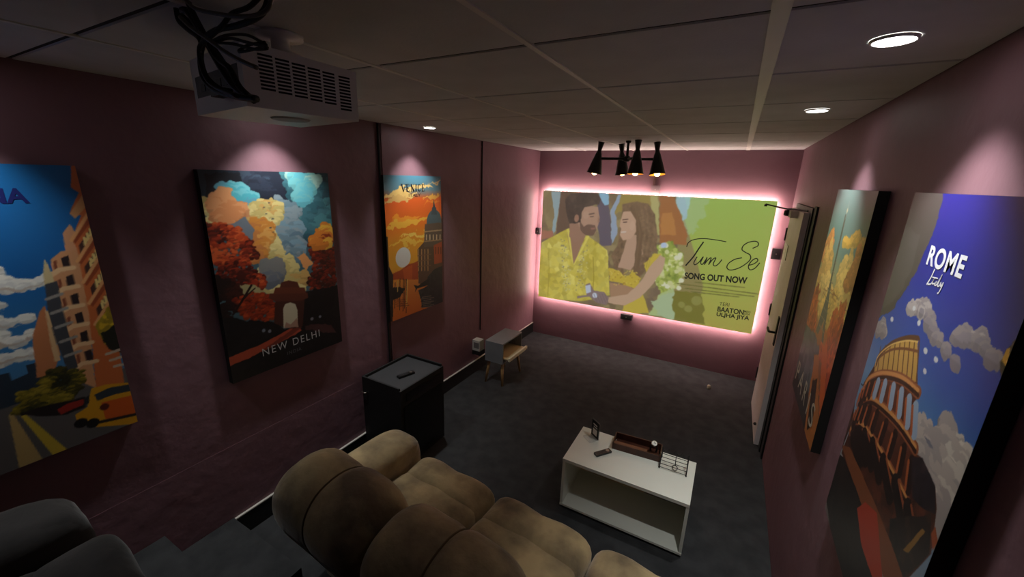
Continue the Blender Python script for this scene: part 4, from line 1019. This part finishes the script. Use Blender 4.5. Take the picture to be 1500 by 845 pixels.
def paint_tower(a, r, w):
    a.grad([(0, (112, 134, 130)), (.25, (104, 136, 128)), (.42, (196, 176, 106)), (.6, (170, 100, 56)), (1, (60, 44, 42))])
    for (u0, v0, u1, v1, c) in ((.55, .15, 1.05, .19, (222, 176, 80)), (.0, .16, .30, .34, (214, 140, 74)), (.0, .24, .40, .44, (224, 176, 96)), (.55, .22, 1.0, .45, (222, 186, 104)), (.6, .28, 1.0, .5, (236, 200, 110)), (.1, .34, .6, .5, (228, 192, 110)), (.8, .2, 1.05, .34, (206, 136, 70)), (.3, .40, .9, .56, (230, 190, 96))):
        m_ = a.pm([(u0, v1), (u0 + .08, v0 + .05), ((u0 + u1) / 2, v0), (u1 - .05, v0 + .06), (u1, v1)], .05, .02, px=False)
        a.puffs(m_, [c, tuple(min(255, int(q * 1.08)) for q in c), tuple(int(q * .9) for q in c)], 160, .012, .03, .88)
    for k in range(30):
        q = a.rng.uniform(0, 1, 4); a.line([(q[0], .36 + .2 * q[1]), (q[0] + .25 * (q[2] - .3), .36 + .2 * q[1] + .03 * (q[3] - .5))], 0.005, (150, 90, 40), px=False)
    for (u, v, s_) in ((.1, .57, .14), (.85, .55, .16), (.95, .66, .16), (.2, .64, .1), (.7, .62, .1)):
        m_ = a.em((u, v), s_, .6, px=False); a.daub(m_, [(176, 66, 30), (206, 92, 40), (140, 44, 24), (190, 110, 50)], 16)
    a.poly([(.40, .10), (.44, .10), (.47, .36), (.52, .44), (.66, .62), (.60, .62), (.53, .54), (.46, .62), (.38, .62), (.44, .44), (.43, .36)], (84, 84, 74), px=False)
    for k in range(8): a.line([(.41 + .004 * k, .30 + .04 * k), (.49 + .02 * k, .30 + .04 * k)], 0.006, (140, 126, 96), px=False)
    a.line([(.43, .05), (.43, .12)], 0.006, (150, 150, 140), px=False)
    a.dot((.43, .085), 0.012, (190, 180, 150), px=False)
    m_ = a.pm([(-.01, .68), (.3, .64), (.6, .66), (.7, .76), (.6, .86), (.3, .92), (-.01, .9)], .03, .012, px=False); a.daub(m_, [(72, 86, 92), (96, 108, 112), (54, 64, 70)], 9)
    a.poly([(.5, .70), (.62, .68), (1.01, .86), (1.01, 1.01), (.75, 1.01)], (180, 110, 50), .02, .01, px=False)
    a.poly([(.66, .62), (.78, .60), (1.01, .76), (1.01, .86)], (206, 96, 36), .02, .01, px=False)
    a.poly([(.62, .78), (.74, .76), (.9, .92), (.8, .98)], (36, 28, 26), .02, .01, px=False)
    a.poly([(-.01, .90), (.3, .92), (.6, .86), (.74, 1.01), (-.01, 1.01)], (40, 42, 46), .02, .01, px=False)
    for ch_, u0, u1 in (('P', .07, .17), ('A', .235, .39), ('R', .46, .57), ('I', .66, .685), ('S', .78, .89)):
        let(r, w, ch_, u0, u1, .845, .945, mat('silver grey lettering', (188, 184, 164), 0.5), name='letter')

def paint_arena(a, r, w):
    a.grad([(0, (27, 29, 128)), (.18, (24, 36, 140)), (.34, (36, 80, 164)), (.5, (96, 146, 190)), (.75, (150, 160, 170)), (1, (110, 100, 96))])
    a.poly([(-.01, -.01), (.29, -.01), (.33, .09), (.25, .21), (.12, .30), (-.01, .36)], (74, 68, 66), .025, .012, px=False)
    a.poly([(-.01, .10), (.20, .10), (.22, .2), (.1, .28), (-.01, .33)], (84, 78, 76), .025, .012, px=False)
    def r1(*q): return [(1200 + x / 2.817, 260 + y / 2.817) for x, y in q]
    def r2(*q): return [(1200 + x / 2.45, 500 + y / 2.45) for x, y in q]
    for pts in (((360, 540), (430, 515), (480, 580), (460, 600), (520, 690), (585, 785), (530, 740), (470, 640), (410, 570)), ((550, 655), (590, 625), (650, 640), (700, 730), (760, 775), (690, 760), (620, 690)), ((225, 620), (265, 610), (275, 635), (235, 650))):
        m_ = a.pm(r1(*pts), .02, .01); a.puffs(m_, [(150, 140, 144), (176, 166, 166), (138, 130, 140)], 90, .008, .02, .88)
    for c in ((410, 600), (437, 715), (480, 750), (435, 800), (300, 585), (390, 540)): a.dot(r1(c)[0], 0.007, (206, 206, 210), .5, rx=0.011)
    m_ = a.pm(r2((330, 300), (360, 290), (400, 330), (480, 290), (505, 350), (540, 420), (540, 520), (460, 640), (410, 720), (380, 560), (340, 420)), .03, .015)
    a.puffs(m_, [(206, 196, 184), (184, 172, 164), (222, 212, 198), (166, 156, 152)], 240, .012, .034, .85)
    a.poly(r2((375, 340), (395, 350), (410, 385), (395, 380)), (120, 120, 132), .01)
    a.poly(r1((740, 780), (770, 700), (800, 670), (845, 700), (845, 845), (745, 845)), (40, 32, 28), .015, .01)
    a.poly(r1((745, 770), (775, 690), (790, 690), (770, 790)), (206, 150, 50), .015, .01)
    # amphitheatre, traced
    body = a.pm(r2((195, 90), (230, 30), (300, -10), (352, -10), (352, 175), (330, 330), (340, 400), (370, 420), (415, 520), (420, 600), (400, 760), (320, 845), (240, 845), (200, 700), (80, 400), (120, 290), (160, 150)), .002)
    a.daub(body, [(80, 40, 28), (96, 48, 32), (66, 34, 26)], 14)
    a.poly(r2((195, 110), (215, 50), (260, 5), (320, -15), (352, -12), (350, 150), (290, 125), (230, 115), (190, 125)), (196, 152, 76), .002)
    for t in np.linspace(0.02, .98, 9):
        x = 205 + 145 * t; a.line(r2((x, 112 + 40 * t * t), (x + 12, 20 - 30 * t)), 0.006, (96, 56, 36))
    for pts_, wd_, cc_ in ((((196, 112), (206, 70), (250, 34), (300, 26), (352, 36)), 0.008, (120, 70, 44)), (((204, 82), (218, 46), (262, 6), (316, -12), (353, -10)), 0.016, (90, 52, 36)), (((200, 90), (212, 52), (256, 14), (310, -2), (353, 2)), 0.005, (226, 184, 106))):
        a.line(r2(*[(q.x, q.y) for q in smoothline([(x, y, 0) for x, y in pts_], 5)]), wd_, cc_)
    bands = [((158, 178), (180, 138), (228, 120), (296, 136), (354, 184)), ((138, 250), (158, 218), (200, 216), (280, 290), (344, 385)), ((112, 322), (130, 296), (168, 318), (240, 430), (322, 590))]
    bands = [[(q.x, q.y) for q in smoothline([(x, y, 0) for x, y in b_], 5)] for b_ in bands]
    for b_ in bands:
        a.line(r2(*b_), 0.034, (150, 84, 50)); a.line([(x, y - 3) for x, y in r2(*b_)], 0.012, (208, 142, 80)); a.line([(x, y + 4) for x, y in r2(*b_)], 0.012, (50, 24, 20))
    def mix(p, t):
        n = len(p) - 1; i = min(int(t * n), n - 1); f = t * n - i
        return (p[i][0] * (1 - f) + p[i + 1][0] * f, p[i][1] * (1 - f) + p[i + 1][1] * f)
    for bi in range(2):
        for t in np.linspace(0.06, .96, 10):
            p, q = mix(bands[bi], t), mix(bands[bi + 1], t)
            lo = (p[0] * .72 + q[0] * .28, p[1] * .72 + q[1] * .28); hi = (p[0] * .22 + q[0] * .78, p[1] * .22 + q[1] * .78)
            sky = bi == 0 and t > .45
            a.line(r2(lo, hi), 0.032, (150, 168, 190) if sky else (34, 18, 18)); a.line([(x - 4.5, y) for x, y in r2(lo, hi)], 0.012, (176, 92, 50))
    for t in np.linspace(0.05, .95, 8):
        p = mix(bands[2], t); a.line(r2((p[0] + 6, p[1] + 30), (p[0] + 30, p[1] + 110 + 60 * t)), 0.050, (26, 16, 18)); a.line(r2((p[0] + 18, p[1] + 20), (p[0] + 44, p[1] + 110 + 60 * t)), 0.010, (150, 78, 46))
    m_ = a.pm(r2((330, 420), (370, 420), (415, 520), (415, 620), (330, 560)), .006); a.daub(m_, [(34, 30, 38), (52, 40, 44), (24, 22, 28)], 20)
    m_ = a.pm(r2((250, 640), (400, 610), (395, 760), (300, 845), (240, 845)), .01); a.daub(m_, [(40, 30, 30), (56, 40, 34), (28, 24, 26)], 16)
    a.poly(r2((80, 370), (110, 380), (190, 560), (270, 760), (300, 845), (230, 845), (150, 600)), (134, 76, 44), .004)
    a.poly(r2((300, 740), (370, 665), (380, 680), (320, 750)), (150, 110, 50), .01); a.poly(r2((400, 690), (415, 665), (425, 720), (405, 750)), (170, 84, 44), .006)
    m_ = a.pm(r2((20, 540), (70, 400), (90, 420), (150, 580), (200, 760), (215, 845), (60, 845), (30, 600)), .004); a.daub(m_, [(24, 22, 24), (34, 28, 28)], 12)
    a.poly(r2((135, 600), (165, 575), (205, 620), (225, 845), (190, 845), (150, 720)), (186, 62, 36), .006)
    a.poly(r2((140, 160), (130, 200), (118, 290), (80, 390), (100, 240)), (70, 44, 40), .004)
    a.line(r2((150, 152), (156, 158), (162, 153)), 0.004, (30, 26, 28))
    mw = mat('white lettering', (226, 226, 232), 0.5)
    let(r, w, 'ROME', .336, .633, .113, .158, mw, offset=0.03, space=1.1)
    def it(*p): return [(q.x, q.y) for q in smoothline([((.391 + .138 * x) * w, (1 - .20 + .04 * y) * PH, 0) for x, y in p], 5)]
    ribbons('script_lettering', [(it((.25, 1.0), (.18, .5), (.05, 0.05)), 0.005), (it((.1, .1), (.3, .2), (.42, .6), (.36, .25), (.5, .3)), 0.004), (it((.25, .55), (.6, .62)), 0.003),
        (it((.5, .3), (.6, .45), (.52, .25), (.64, .3), (.78, .9), (.7, .3), (.8, .3), (.84, .5), (.88, .3), (.98, .55), (.9, .0), (.82, -.1)), 0.004)], 0.0385, mw, r)

poster(0, -5.30, -4.555, 190, 300, 'city street print with blue sky, orange facades and a yellow car', paint_street, 11)
poster(0, -4.12, -3.37, 210, 330, 'autumn print with red trees, golden clouds and a stone arch', paint_arch, 12)
poster(0, -2.885, -2.19, 170, 280, 'orange sunset lagoon print with a domed church and white sun', paint_lagoon, 13)
poster(1, -2.33, -3.09, 150, 240, 'print of an iron tower against golden clouds beside the door', paint_tower, 14)
poster(1, -3.475, -4.165, 270, 430, 'deep blue print of a curved stone amphitheatre', paint_arena, 15)
